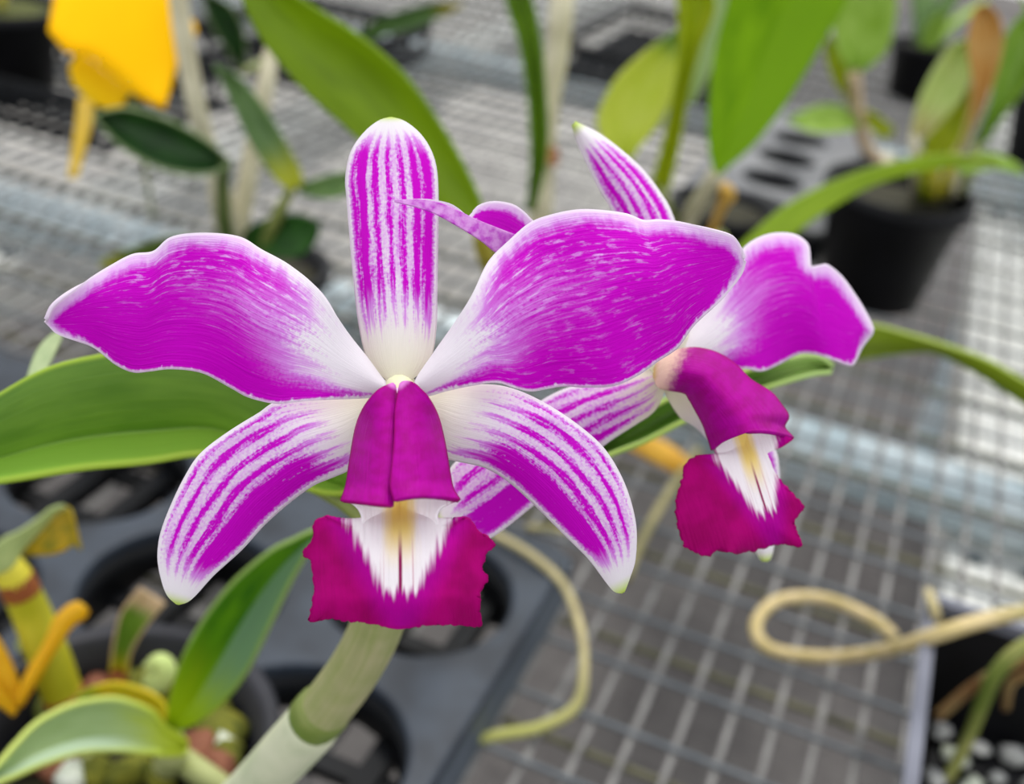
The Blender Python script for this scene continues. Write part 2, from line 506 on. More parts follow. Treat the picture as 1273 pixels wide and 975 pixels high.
def rail(x0, x1, z1, z0):
    bm = bmesh.new()
    t = 0.004
    add_box(bm, x0, x1, BY0, BY1, z1 - t, z1)
    add_box(bm, x0, x0 + t, BY0, BY1, z0, z1 - t)
    add_box(bm, x1 - t, x1, BY0, BY1, z0, z1 - t)
    add_box(bm, x0 + t, x0 + 0.016, BY0, BY1, z0, z0 + t)
    add_box(bm, x1 - 0.016, x1 - t, BY0, BY1, z0, z0 + t)
    return bm_obj('rail', bm, M['rail'], bench)
RAILS = [(0.203, 0.295), (-0.885, -0.795)]
for a, b in RAILS:
    r_ = rail(a, b, -0.0675, -0.130)
    for y in pz:
        for dx in (0.022, 0.068):
            for dy in (-0.034, 0.034):
                bo = lathe('bolt', [(0, 0), (0.009, 0), (0.009, 0.002), (0.006, 0.002), (0.006, 0.008), (0, 0.009)], (a + dx, y + dy * 1.2, -0.0675), M['steel'], r_, 6)
        # saddle clamp over the pipe
for x in (-0.840, 0.249):
    for y in (-0.45, 1.35):
        bm = bmesh.new(); add_box(bm, x - 0.02, x + 0.02, y + 0.06, y + 0.10, -0.7, -0.130)
        bm_obj('leg', bm, M['pipe'], bench)

# ================================================================== TRAY under the flower
HOLES = []
px_, py_ = 0.1175, 0.1410
for ci in range(5):
    for ri in range(-3, 3):
        x = -0.1225 - ci * px_; y = -0.092 + ri * py_ - (0.0705 if ci % 2 else 0)
        HOLES.append((x, y))
TX0, TX1, TY0, TY1, TZ = -0.1225 - 4 * px_ - 0.075, -0.0500, -0.092 - 3 * py_ - 0.085, -0.006, 0.042
HOLES = [h for h in HOLES if h[1] - 0.058 > TY0 + 0.01 and h[1] + 0.058 < TY1 - 0.004]
def plate_with_holes(name, x0, x1, y0, y1, z, holes, r, th, mat, parent):
    cu = bpy.data.curves.new(name, 'CURVE'); cu.dimensions = '2D'; cu.fill_mode = 'BOTH'
    cu.extrude = th / 2; cu.bevel_depth = 0.0025; cu.bevel_resolution = 2; cu.offset = -0.0025
    def poly(pts):
        s = cu.splines.new('POLY'); s.points.add(len(pts) - 1)
        for p, q in zip(s.points, pts): p.co = (q[0], q[1], 0, 1)
        s.use_cyclic_u = True
    c = 0.02; pts = []
    for cx, cy, a0 in ((x1 - c, y1 - c, 0), (x0 + c, y1 - c, 90), (x0 + c, y0 + c, 180), (x1 - c, y0 + c, 270)):
        for k in range(7):
            a = math.radians(a0 + k * 15); pts.append((cx + c * math.cos(a), cy + c * math.sin(a)))
    poly(pts)
    for hx, hy in holes:
        poly([(hx + r * math.cos(-2 * math.pi * k / 40), hy + r * math.sin(-2 * math.pi * k / 40)) for k in range(40)])
    ob = bpy.data.objects.new('tmp', cu); COL.objects.link(ob)
    dg = bpy.context.evaluated_depsgraph_get()
    me = bpy.data.meshes.new_from_object(ob.evaluated_get(dg))
    bpy.data.objects.remove(ob, do_unlink=True)
    me.name = name; me.materials.clear(); me.materials.append(mat)
    for v in me.vertices: v.co.z += z - th / 2
    o = bpy.data.objects.new(name, me); COL.objects.link(o)
    return place(o, parent)
tray = thing('plant_tray', 'dark grey plastic carrier tray with round pot holes beneath the front flower', 'tray', (TX0, TY0, 0))
plate_with_holes('top_plate', TX0, TX1, TY0, TY1, TZ, HOLES, 0.0580, 0.005, M['tray'], tray)
for hx, hy in HOLES:
    lathe('hole_collar', [(0.0592, 0.036), (0.0576, 0.036), (0.0555, 0.014), (0.0572, 0.014), (0.0592, 0.036)], (hx, hy, 0), M['tray_dark'], tray, 32, caps=False)
# outer skirt
bm = bmesh.new()
add_box(bm, TX1 - 0.004, TX1, TY0, TY1, 0.003, 0.037); add_box(bm, TX0, TX0 + 0.004, TY0, TY1, 0.003, 0.037)
add_box(bm, TX0, TX1, TY1 - 0.004, TY1, 0.003, 0.037); add_box(bm, TX0, TX1, TY0, TY0 + 0.004, 0.003, 0.037)
bm_obj('skirt', bm, M['tray_edge'], tray)
n = 0
y = TY0 + 0.03
while y < TY1 - 0.02:
    bm = bmesh.new(); add_box(bm, TX0 + 0.004, TX1 - 0.004, y - 0.006, y + 0.006, 0.003, 0.010); bm_obj('floor_rib', bm, M['tray_dark'], tray)
    y += 0.052
x = TX0 + 0.03
while x < TX1 - 0.02:
    bm = bmesh.new(); add_box(bm, x - 0.0065, x + 0.0065, TY0 + 0.004, TY1 - 0.004, 0.003, 0.016); bm_obj('floor_rib', bm, M['tray_dark'], tray)
    x += 0.042

def pot(name, label, loc, r_top, r_bot, h, mat=None, rim=0.004, fill=0.8, group=None, soil='soil', seg=48):
    t = thing(name, label, 'pot', loc, group)
    mt = mat or M['pot']
    w = 0.003
    prof = [(0.0, 0.0), (r_bot, 0.0), (r_bot + (r_top - r_bot) * 0.86, h * 0.86), (r_top + rim, h * 0.87), (r_top + rim, h), (r_top, h),
            (r_top - w, h * 0.98), (r_bot + (r_top - r_bot) * 0.5 - w, h * 0.5), (r_bot - w, 0.004), (0.0, 0.004)]
    lathe('shell', prof, loc, mt, t, seg)
    rf = r_bot + (r_top - r_bot) * fill - w - 0.0012
    s = lathe('potting_mix', [(0.0, h * fill - 0.012), (rf - 0.004, h * fill - 0.012), (rf, h * fill - 0.002), (rf * 0.6, h * fill + 0.003), (0, h * fill + 0.004)], loc, M[soil], t, 32)
    tag(s, kind='stuff')
    return t

# ================================================================== FRONT ORCHID
def wav(u, v, amp, k, ph=0.0):
    return amp * np.sin(u * k + ph) * np.abs(v) ** 2.2
orchid = thing('orchid_plant', 'orchid with two magenta and white flowers on a thick sheathed stem', 'orchid', (-0.1225, -0.505, 0.09))
D0 = 0.2
# ---- near flower: its column and ovary carry the petals
fl1 = tube('flower', [at_d(495, 480, .2010), at_d(497, 488, .2035), at_d(500, 540, .214), at_d(500, 620, .232), at_d(492, 700, .252)],
           [.0022, .0036, .0030, .0026, .0032], noisy('pale_green_flower_stalk', lin(222, 224, 176), lin(240, 238, 206), 80, 0.5), orchid, 12)
tag(fl1, 'magenta and white striped flower facing the camera')
MP_L = petal_mat('left_petal_pigment', 1, 0.46, 0.62, 1.0, 0.05)
MP_R = petal_mat('right_petal_pigment', 1, 0.40, 0.6, 0.9, 0.5)
L_up = [(478, 476), (470, 466), (454.5, 444.6), (432, 415), (399, 363), (362, 332), (325, 311.7), (296, 295), (251.5, 290), (214.6, 295), (192.4, 313), (166.6, 317), (140.7, 330), (96.4, 356), (67, 378), (57, 397)]
L_lo = [(480, 488), (462, 492.5), (436, 494.4), (400, 497), (366, 500), (343.8, 501.5), (310.5, 493.3), (288.4, 481.5), (251.5, 463), (214.6, 458.6), (188.7, 461), (166.6, 462), (144.4, 452), (115, 430), (72, 416), (57, 400)]
sheet('petal', L_up, L_lo, lambda u, v: D0 - .0015 + .008 * u ** 1.6 - .004 * np.sin(np.pi * u) * (1 - v * v) + wav(u, v, .0022, 17, 1) + .003 * u * v, MP_L, fl1, 130, 60, .0007, edges=True)
R_up = [(517, 476), (523, 465), (541, 439), (565, 404), (586, 369), (607, 327), (635, 299), (659.5, 278), (684, 268), (715, 261.6), (743, 262), (778, 267), (799, 275), (820, 274), (851, 277), (886, 285), (910.6, 293), (921, 306), (925, 320)]
R_lo = [(515, 488), (530.5, 491), (555, 484.5), (583, 479), (617.7, 475.4), (638.6, 482), (659.5, 486), (680.4, 482.4), (701, 479), (729, 480.7), (764, 479), (792, 466.7), (816.5, 449), (841, 432), (862, 404), (896.7, 372.5), (919, 343), (925.5, 325)]
sheet('petal', R_up, R_lo, lambda u, v: D0 - .0015 + .004 * u ** 1.6 - .0045 * np.sin(np.pi * u) * (1 - v * v) + wav(u, v, .0018, 19, .4) + .002 * u * v, MP_R, fl1, 130, 60, .0007, edges=True)
DS_l = [(490, 480), (470, 462), (456, 442), (447, 400), (441, 345), (437, 300), (433, 250), (431, 222), (437, 191), (452, 168), (470, 153), (485, 148)]
DS_r = [(498, 480), (520, 465), (535, 445), (541, 410), (542, 360), (543, 300), (543.5, 240), (541, 207), (533, 184), (520, 166), (503, 153), (487, 148)]
sheet('sepal', DS_l, DS_r, lambda u, v: D0 + .0025 + .012 * u ** 1.5 + .004 * v * v * np.sin(np.pi * np.clip(u, 0, 1)) , sepal_mat('dorsal_sepal_pigment', 0, 7.0, 0.2, 0.93, both=True), fl1, 100, 40, .0009, edges=True)
SL_u = [(488, 486), (472, 492), (451, 495), (395, 496), (346, 501), (321.5, 516), (284.6, 539), (251, 565), (232, 593), (214, 630), (201.5, 664), (198, 691.5), (201.5, 716), (209, 738), (221, 750)]
SL_l = [(490, 492), (480, 525), (460, 562), (435, 582), (414, 591.5), (389, 602), (358.5, 624), (327.7, 651.5), (300, 682), (266, 713), (238.5, 743), (223, 750)]
sheet('sepal', SL_u, SL_l, lambda u, v: D0 + .0035 + .003 * u - .005 * np.sin(np.pi * u) * (1 - v * v) + .004 * u * u, sepal_mat('left_sepal_pigment', 1, 6.0, 0.2, 0.93), fl1, 110, 44, .0009, edges=True)
SR_u = [(506, 488), (533, 490), (561, 483), (591.5, 480), (625, 482), (659, 494), (696, 515), (730, 540), (751.5, 561.5), (770, 592), (782, 623), (789, 657), (788, 694), (782, 715), (775, 735)]
SR_l = [(505, 494), (515, 520), (535, 555), (554.6, 568), (570, 572), (604, 580), (634.6, 598.5), (665, 626), (705, 666), (733, 694), (754.6, 723), (764, 734), (773, 736)]
sheet('sepal', SR_u, SR_l, lambda u, v: D0 + .0035 + .002 * u - .005 * np.sin(np.pi * u) * (1 - v * v) + .003 * u * u, sepal_mat('right_sepal_pigment', 1, 6.0, 0.22, 0.93), fl1, 110, 44, .0009, edges=True)
# lip: two side lobes rolled into a hood, the throat and the frilled front lobe
tubem = lip_tube_mat('lip_hood_pigment')
HL_a = [(487, 478), (481, 480), (467, 488), (452, 510), (443, 536), (436, 577), (432, 602), (425, 624)]
HL_b = [(489, 479), (491, 490), (493, 510), (493, 545), (492, 580), (489, 610), (487, 631)]
sheet('lip_side_lobe', HL_a, HL_b, lambda u, v: D0 - .0055 - .0145 * u ** .8 + .012 * ((1 - v) / 2) ** 2.4 * sm(.1, .5, u) + .0015 * ((1 + v) / 2) ** 6 - .003 * sm(.85, 1, u) * ((1 - v) / 2), tubem, fl1, 60, 26, .0008, edges=True)
HR_a = [(499, 479), (496, 490), (492, 512), (491, 545), (488, 580), (486, 605), (492, 624)]
HR_b = [(503, 476), (510, 475), (518, 478), (530, 492), (543, 517.5), (552, 554.5), (557.6, 588), (562, 608), (571, 623)]
HR_c = [(500, 477), (502, 481), (508, 490), (516, 515), (521, 550), (523, 585), (525, 605), (524, 619)]
sheet('lip_side_lobe', HR_a, HR_b, lambda u, v: D0 - .0065 - .0145 * u ** .8 + .012 * ((1 + v) / 2) ** 2.4 * sm(.1, .5, u) + .0008 * ((1 - v) / 2) ** 6 - .003 * sm(.85, 1, u) * ((1 + v) / 2), tubem, fl1, 60, 26, .0008, C=HR_c, edges=True)
FL_l = [(426, 623.5), (438, 627), (447, 636), (450, 648), (441, 657), (428, 655), (414, 647), (400.6, 643), (389.5, 651), (390, 667), (378, 687), (388, 698), (390, 712), (392, 735), (388, 757), (386, 772), (408, 768.5), (434, 771), (463, 774), (485, 779.5)]
FL_r = [(570, 622.5), (558, 627), (547, 633), (543, 645), (549, 656), (559, 656), (570.5, 648.6), (581.6, 644), (590, 652), (597, 662), (615, 674.5), (604, 688), (599, 706), (606, 720), (598, 732), (596, 754), (597, 777), (570, 776), (534, 776), (508, 779)]
FL_c = [(497, 606), (497, 618), (497, 632), (497, 645), (497, 657), (497, 667), (497, 675), (497, 683), (497, 690), (497, 698), (497, 707), (497, 715), (497, 724), (497, 733), (497, 742), (497, 750), (497, 758), (497, 765), (497, 773), (497, 781)]
def lipd(u, v):
    return D0 - .0115 + .004 * np.exp(-((u - .12) / .12) ** 2) * (1 - np.abs(v))
def lippx(x, y):
    w = sm(640, 700, y); q = (x - 497) / 110
    return -.004 * w + .006 * w * q * q + .0008 * np.sin(x * .055 + 1) * sm(690, 780, y) + .004 * sm(740, 790, y)
sheet('lip_front_lobe', FL_l, FL_r, lipd, lip_front_mat('lip_front_pigment', ((4.965, 6.10), (4.985, 7.36)), 0.66, 0), fl1, 190, 70, .0008, C=FL_c, edges=True, frill=0.8, dpx=lippx)
tube('column', [at_d(494, 487, .2005), at_d(495, 530, .1965), at_d(496, 590, .1895)], [.0012, .0022, .0026], noisy('pink_column', lin(240, 200, 235), lin(225, 150, 220), 80, .5), fl1, 12)

# ---- far flower, turned towards the right
C2 = 0.231
fl2 = tube('flower', [at_d(838, 458, C2 + .002), at_d(815, 470, C2 + .012), at_d(745, 540, .262), at_d(640, 620, .268), at_d(520, 690, .262), at_d(492, 706, .256)],
           [.0036, .0034, .0026, .0024, .0026, .003], bpy.data.materials['pale_green_flower_stalk'], orchid, 12)
tag(fl2, 'magenta and white flower turned sideways behind the front flower')
P2r_u = [(846, 446), (852, 417), (881, 380), (905, 335), (924, 308), (945.6, 295), (967, 290.5), (988.7, 293), (1003, 304), (1005, 318), (1006, 331), (1018, 330), (1028, 329.5), (1046, 345), (1064, 370.5), (1078, 394), (1085, 410)]
P2r_l = [(850, 452), (870, 458), (900, 460), (927.7, 459), (945.6, 462), (967, 453), (992, 440), (1014, 440.5), (1039, 449.5), (1057, 455), (1064, 446), (1071, 431.5), (1084, 414)]
sheet('petal', P2r_u, P2r_l, lambda u, v: C2 + .002 + .028 * u + .004 * np.sin(np.pi * u) * v * v + wav(u, v, .0018, 15), petal_mat('side_petal_pigment', 1, 0.5, 0.12), fl2, 110, 50, .0008, edges=True)
# left petal seen almost edge on: outer face and frilled inner face
OUT_u = [(840, 440), (760, 370), (700, 325), (660, 300), (620, 284), (590, 272), (565, 260), (545, 252), (520, 248), (491, 249)]
OUT_l = [(842, 452), (760, 400), (700, 365), (650, 332), (618, 315), (600, 301), (580, 288), (545, 268), (520, 258.5), (491, 251)]
def p2l_d(u, v): return C2 - .001 - .033 * u
pale = petal_mat('petal_back_pigment', 1, 0.2, 0.9)
def pale_b():
    u, v = uvxy('UVMap'); fx, fy = uvxy('Flat')
    n_ = noise(fx * 9, fy * 9, 0, 1.0, 4)
    return mixc(n_.ss(.35, .7), lin(236, 176, 240), lin(205, 70, 212)), n_
pback = material('petal_back_lilac', pale_b, .5, spec=.2, trans=.25, bump=.2)
ob_ = sheet('petal', OUT_u, OUT_l, p2l_d, pback, fl2, 80, 14, .0007, edges=True)
IN_u = [(845, 430), (770, 345), (715, 305), (680, 286), (662, 275), (650, 263), (636, 254), (615, 250.5), (600, 253), (590, 259), (582, 271), (572, 262), (560, 254), (545, 250), (525, 247.5), (491, 249)]
IN_l = [(845, 442), (760, 385), (700, 345), (655, 316), (630, 300), (608, 288), (590, 277), (570, 268), (545, 258), (520, 253), (491, 250)]
sheet('petal_frill', IN_u, IN_l, lambda u, v: C2 + .002 - .033 * u + .003 * (1 - v) / 2 * (1 - u), petal_mat('inner_petal_pigment', 1, .1, .05), fl2, 80, 14, .0007, edges=True)
S2_l = [(838, 440), (822, 400), (790, 330), (762.5, 263), (748, 238), (734, 209), (719.5, 176.7), (713, 155)]
S2_r = [(850, 440), (856, 390), (850, 320), (834, 266), (820, 241), (798.5, 212.6), (770, 187), (741, 166), (714, 153)]
sheet('sepal', S2_l, S2_r, lambda u, v: C2 + .002 + .006 * u + .003 * v * v, sepal_mat('side_dorsal_sepal_pigment', 0, 5.0, 0.2, 0.93, both=True), fl2, 70, 26, .0009, edges=True)
LL_u = [(830, 462), (815, 460), (790, 464), (745, 475), (700, 486), (660, 508), (620, 535), (585, 562), (562, 582), (550, 615), (546, 648)]
LL_l = [(826, 478), (819, 499), (808, 514), (790, 526), (752, 551), (712, 585), (665, 625), (612, 666), (585, 672), (560, 668), (547, 652)]
sheet('sepal', LL_u, LL_l, lambda u, v: C2 + .004 - .016 * u + .004 * v * v, sepal_mat('side_left_sepal_pigment', 1, 5.0, 0.02, 0.93), fl2, 80, 30, .0009, edges=True)
LR_l = [(832, 478), (829, 489), (846, 517), (868, 532), (890, 560), (912, 610), (932, 660), (944, 690), (950, 697)]
LR_r = [(850, 478), (890, 490), (930, 525), (960, 556), (967, 585), (967, 630), (961, 672), (957, 692), (952, 697)]
sheet('sepal', LR_l, LR_r, lambda u, v: C2 + .006 + .012 * u + .003 * v * v, sepal_mat('side_right_sepal_pigment', 1, 4.0, 0.35, 0.9), fl2, 60, 24, .0009, edges=True)
T2_u = [(814, 461), (819, 449), (843.6, 436.6), (866, 434), (891, 440), (913.5, 454), (932.6, 473), (958, 489), (971, 505), (979, 518), (974, 531), (986, 546)]
T2_l = [(814, 468), (821, 481), (850, 487), (858, 496), (866, 510), (875, 527), (880, 541), (884, 553), (886, 560)]
T2_c = [(812, 465), (820, 466), (846, 462), (870, 466), (885, 478), (899, 494), (910, 507), (921, 520), (926, 530), (928, 536), (930, 537.5), (931, 538)]
sheet('lip_side_lobe', T2_u, T2_l, lambda u, v: C2 - .003 - .010 * (1 - v * v) * sm(0, .3, u) - .004 * u + .004 * np.maximum(-v, 0) * u, lip_tube_mat('side_lip_hood_pigment', True), fl2, 80, 34, .0008, C=T2_c, edges=True)
F2_l = [(884, 552), (889, 563), (895, 574), (889, 578), (875, 572), (863, 568.5), (851.5, 578), (848, 597), (842, 613), (840, 638.5), (845, 664), (853, 680), (877, 690), (888, 683), (902, 684)]
F2_r = [(986, 546.5), (972, 556), (955, 563), (955, 570), (961, 582), (968, 596), (980, 610), (990, 620), (999, 631), (987, 647), (990, 661), (996, 678), (971, 675), (945, 681), (917, 687)]
F2_c = [(926, 530), (926, 540), (926, 553), (926, 566), (924, 580), (922, 594), (921, 608), (920, 622), (919, 634), (918, 645), (917, 655), (915, 665), (913, 673), (911, 680), (909, 687)]
sheet('lip_front_lobe', F2_l, F2_r, lambda u, v: C2 - .0065 - .002 * u + .005 * sm(.4, 1, u) * v * v + .003 * v * u + .002 * np.exp(-((u - .12) / .12) ** 2) * (1 - np.abs(v)), lip_front_mat('side_lip_front_pigment', ((9.18, 5.28), (9.52, 6.36)), 0.40, 0), fl2, 150, 60, .0008, C=F2_c, edges=True, frill=0.8)

# ---- stem of the orchid
def stem_b():
    u, v = uvxy('UVMap'); x, y, z = objxyz()
    n_ = noise(x, y, z, 60, 4); s_ = noise(u * 2, v * 40, 0, 1.0, 2)
    c = mixc((n_ * .6 + s_ * .4).ss(.35, .65), lin(132, 142, 78), lin(166, 160, 118))
    return c, s_
stemm = material('green_tan_stem', stem_b, .5, bump=.3)
sheathm = noisy('grey_green_papery_sheath', lin(176, 184, 150), lin(206, 206, 178), 50, .55, bump=.3)
base = np.array([-0.1225, -0.505, 0.092])
tube('stem_segment', [at_d(378, 912, .303), at_d(412, 872, .294), at_d(442, 830, .284), at_d(468, 780, .272), at_d(485, 725, .26), at_d(492, 700, .255)], [.0066, .0068, .0066, .0064, .0056, .0035], stemm, orchid, 20)
tube('stem_sheath', [base, at_d(190, 1100, .365), at_d(305, 990, .335), at_d(355, 938, .314), at_d(393, 896, .2995), at_d(402, 884, .297)], [.0060, .0066, .0074, .0077, .0075, .0069], sheathm, orchid, 20)
tube('stem_node', [at_d(390, 896, .300), at_d(401, 884, .2972), at_d(406, 877, .2955)], [.0074, .0075, .0068], noisy('green_node', lin(96, 116, 40), lin(136, 142, 74), 60, .5), orchid, 20)

# ---- leaves of the orchid
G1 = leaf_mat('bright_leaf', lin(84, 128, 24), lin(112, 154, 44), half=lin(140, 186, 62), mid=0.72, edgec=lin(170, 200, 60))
A = [(455, 604), (400, 530), (330, 470), (250, 440), (180, 433), (125, 440), (60, 456), (0, 488), (-80, 540), (-125, 578)]
B = [(450, 612), (400, 613), (330, 590), (260, 566), (180, 576), (100, 584), (0, 600), (-60, 602), (-125, 584)]
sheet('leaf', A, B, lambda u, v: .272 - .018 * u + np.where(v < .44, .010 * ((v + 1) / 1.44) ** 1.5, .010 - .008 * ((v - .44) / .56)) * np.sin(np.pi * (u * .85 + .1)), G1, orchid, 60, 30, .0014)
G2 = leaf_mat('mid_leaf', lin(76, 120, 32), lin(104, 146, 52), edgec=lin(170, 198, 90), tipc=lin(176, 206, 120))
A = [(660, 600), (740, 552), (800, 512), (860, 482), (930, 460), (993, 443), (1020, 444), (1036, 455)]
B = [(664, 606), (758, 566), (800, 550), (853, 523), (905, 500), (952, 483), (1006, 467), (1034, 463)]
sheet('leaf', A, B, lambda u, v: .275 + .03 * u + .006 * (1 - v * v), G2, orchid, 50, 16, .0012)
A = [(30, 480), (44, 440), (60, 420), (74, 412)]; B = [(48, 484), (66, 445), (76, 424), (78, 413)]
sheet('leaf', A, B, lambda u, v: .300 + .02 * u, leaf_mat('grey_green_leaf_tip', lin(150, 170, 120), lin(176, 190, 140)), orchid, 20, 8, .0012)
tube('leaf_stalk', [at_d(40, 480, .300), at_d(240, 540, .290), at_d(430, 625, .275), at_d(484, 703, .259)], [.0016, .002, .0022, .0026], M['cane_green'], orchid)
tube('leaf_stalk', [at_d(452, 608, .272), at_d(470, 650, .268), at_d(486, 702, .258)], [.0028, .003, .003], M['cane_green'], orchid)
tube('leaf_stalk', [at_d(662, 603, .275), at_d(580, 655, .27), at_d(490, 704, .258)], [.0022, .0024, .003], M['cane_green'], orchid)

# ================================================================== POTTED PLANT at the lower left
POTC = np.array([-0.157, -0.317, 0.042])
pot('plant_pot', 'round black pot standing on the carrier tray, filled with bark, moss and pebbles', (POTC[0], POTC[1], 0.0425), 0.062, 0.048, 0.074, M['pot_grey'], rim=0.005, fill=0.66)
def chunk(name, c, r, mat, label, cat, group, seed):
    bm = bmesh.new()
    bmesh.ops.create_icosphere(bm, subdivisions=2, radius=1.0)
    rr = random.Random(seed)
    sx, sy, sz = rr.uniform(.8, 1.3), rr.uniform(.7, 1.0), rr.uniform(.55, .85)
    rot = Matrix.Rotation(rr.uniform(0, 6.28), 3, 'Z') @ Matrix.Rotation(rr.uniform(-.5, .5), 3, 'X')
    for v in bm.verts:
        k = 1 + 0.28 * mnoise.noise(v.co * 1.4 + Vector((seed * 3.1, 0, 0)))
        p = rot @ Vector((v.co.x * sx * k, v.co.y * sy * k, v.co.z * sz * k))
        v.co = p * r
    o = bm_obj(name, bm, mat, None, True)
    o.location = c
    return tag(o, label, cat, group)
zs = 0.0425 + 0.074 * 0.66 + 0.004
for k, (ex, ey, r, mk) in enumerate([(250, 930, .0095, 'bark1'), (288, 925, .0075, 'stone'), (300, 900, .010, 'bark2'), (325, 905, .010, 'bark2'), (330, 930, .009, 'bark2'), (268, 955, .009, 'bark1'),
                                   (280, 880, .009, 'bark2'), (305, 950, .008, 'bark2'), (170, 850, .009, 'bark2'), (120, 850, .009, 'bark1'), (225, 860, .009, 'bark2'), (255, 860, .008, 'bark1'),
                                   (45, 940, .009, 'bark1'), (70, 950, .010, 'bark1'), (120, 960, .009, 'bark2'), (160, 960, .009, 'bark2'), (200, 965, .008, 'bark2'), (90, 965, .008, 'stone')]):
    p = at_z(ex, ey, zs + .004)
    dv = np.array(p[:2]) - POTC[:2]
    rad = np.linalg.norm(dv)
    if rad > .044: dv *= .044 / rad
    lab = {'bark1': 'red-brown bark nugget in the mossy black pot', 'bark2': 'moss-green bark piece in the mossy black pot', 'stone': 'pale rounded pebble in the mossy black pot'}[mk]
    chunk('bark_piece' if mk != 'stone' else 'pebble', (POTC[0] + dv[0], POTC[1] + dv[1], zs + .004), r, M[mk], lab, 'bark' if mk != 'stone' else 'pebble', 'bark and pebbles in the mossy pot', k)

seedling = thing('potted_orchid', 'leafy young orchid with yellowing old growths in the mossy black pot', 'orchid', (POTC[0], POTC[1], zs))
GL = leaf_mat('glossy_leaf', lin(46, 104, 12), lin(98, 152, 10), half=lin(104, 140, 104), mid=0.55, basec=lin(150, 180, 10), edgec=lin(150, 180, 90), rough=.3)  # greyer half paints the glossy reflection on the folded side
A = [(206, 909), (211, 868), (226, 817), (255, 766), (291, 722), (335, 685.5), (364, 671), (388, 660), (425, 650), (452, 648)]
B = [(216, 912), (247.5, 897), (277, 875), (306, 838), (335, 780), (357, 733), (375, 700), (388, 680), (415, 662), (452, 650)]
sheet('leaf', A, B, lambda u, v: (.455 - .115 * u) + .008 * (1 - np.abs(v - .1)) * np.sin(np.pi * np.clip(u + .05, 0, 1)), GL, seedling, 60, 24, .0018)
GP = leaf_mat('pale_leaf', lin(150, 176, 112), lin(166, 190, 130), half=lin(186, 208, 176), mid=0.72, basec=lin(188, 204, 50), edgec=lin(206, 220, 110), rough=.4)
A = [(234, 924), (222, 912), (204, 902), (192, 886), (171, 875), (138, 867.5), (91, 875), (47, 897), (18, 926), (0, 947), (-40, 990)]
B = [(232, 930), (226, 938), (205, 940), (189, 938.5), (145.6, 935), (102, 937), (54.6, 951), (18, 966), (0, 973), (-20, 985), (-40, 995)]
sheet('leaf', A, B, lambda u, v: .452 - .07 * u + .010 * ((v + 1) / 2) * (1 - v) , GP, seedling, 60, 24, .0018)
GY = leaf_mat('yellowing_leaf', lin(190, 186, 6), lin(226, 190, 8), tipc=lin(150, 170, 10), rough=.45)
A = [(208, 893), (202, 872), (180, 858), (145, 849), (115, 855), (95, 868)]
B = [(206, 905), (195, 890), (170, 880), (145, 876), (118, 874), (97, 872)]
sheet('leaf', A, B, lambda u, v: .462 + .004 * u + .004 * v, GY, seedling, 30, 12, .0015)
# canes
GC = noisy('yellow_green_cane', lin(164, 162, 16), lin(196, 186, 40), 40, .5)
RB = noisy('red_brown_joint', lin(128, 60, 14), lin(150, 92, 20), 60, .6)
zfoot = at_z(95, 900, zs)
tube('cane', [at_z(100, 905, zs - .004), at_d(80, 868, .50), at_d(60, 815, .49), at_d(38, 760, .48), at_d(20, 722, .47)], [.007, .0085, .0088, .0080, .0072], GC, seedling, 14)
tube('cane_joint', [at_d(28, 738, .4735), at_d(18, 718, .4695)], [.0079, .0076], RB, seedling, 14)
tube('cane_joint', [at_d(88, 885, .503), at_d(78, 862, .4985)], [.0086, .0093], RB, seedling, 14)
tube('cane', [at_d(20, 722, .47), at_d(8, 705, .466), at_d(-10, 690, .462)], [.0074, .0065, .004], noisy('yellow_cane_top', lin(196, 186, 20), lin(214, 200, 60), 40, .5), seedling, 14)
GX = leaf_mat('curled_leaf_face', lin(168, 186, 120), lin(190, 202, 132), rough=.5)
GXu = leaf_mat('curled_leaf_underside', lin(120, 122, 20), lin(206, 164, 20), rough=.5)
A = [(-30, 700), (0, 672), (25, 660), (48, 645), (65, 632), (80, 629)]
B = [(-20, 720), (14, 706), (28, 684), (48, 662), (68, 640), (82, 630)]
sheet('leaf', A, B, lambda u, v: .455 - .012 * u + .004 * v, GX, seedling, 30, 10, .0012)
A = [(22, 686), (40, 668), (58, 650), (74, 632), (86, 632), (91, 645)]
B = [(24, 688), (40, 690), (60, 690), (78, 686), (92, 678), (101, 684)]
sheet('leaf_fold', A, B, lambda u, v: .455 - .008 * u + .006 * (v + 1) / 2, GXu, seedling, 30, 10, .0012)
GYB = leaf_mat('yellow_leaf', lin(236, 178, 10), lin(246, 196, 30), rough=.45, trans=.25)
A = [(14.6, 880), (33, 838), (54.6, 802), (69, 769), (87, 752), (100, 749.5)]
B = [(27, 878), (51, 838), (73, 802), (91, 778), (107, 767), (109, 757)]
sheet('leaf', A, B, lambda u, v: .475 - .02 * u + .003 * v * v, GYB, seedling, 30, 10, .0014)
A = [(28, 868), (20, 840), (10, 815), (-4, 792), (-20, 780)]
B = [(20, 880), (5, 865), (-6, 855), (-18, 840), (-24, 785)]
sheet('leaf', A, B, lambda u, v: .476 - .012 * u + .003 * v * v, GYB, seedling, 24, 10, .0014)
A = [(22, 884), (8, 862), (-8, 850), (-24, 845)]
B = [(16, 890), (0, 878), (-12, 872), (-24, 850)]
sheet('leaf', A, B, lambda u, v: .474 - .012 * u, GYB, seedling, 24, 8, .0014)
GCUT = leaf_mat('cut_leaf', lin(88, 126, 30), lin(110, 146, 40), basec=lin(206, 186, 20), edgec=lin(196, 168, 130), tipc=lin(204, 176, 140), rough=.5)
A = [(137, 850), (138, 824), (142, 795), (149, 765.6), (160, 748), (174, 731)]
B = [(156, 850), (163, 812), (177, 786), (190, 768), (204, 752), (205, 750)]
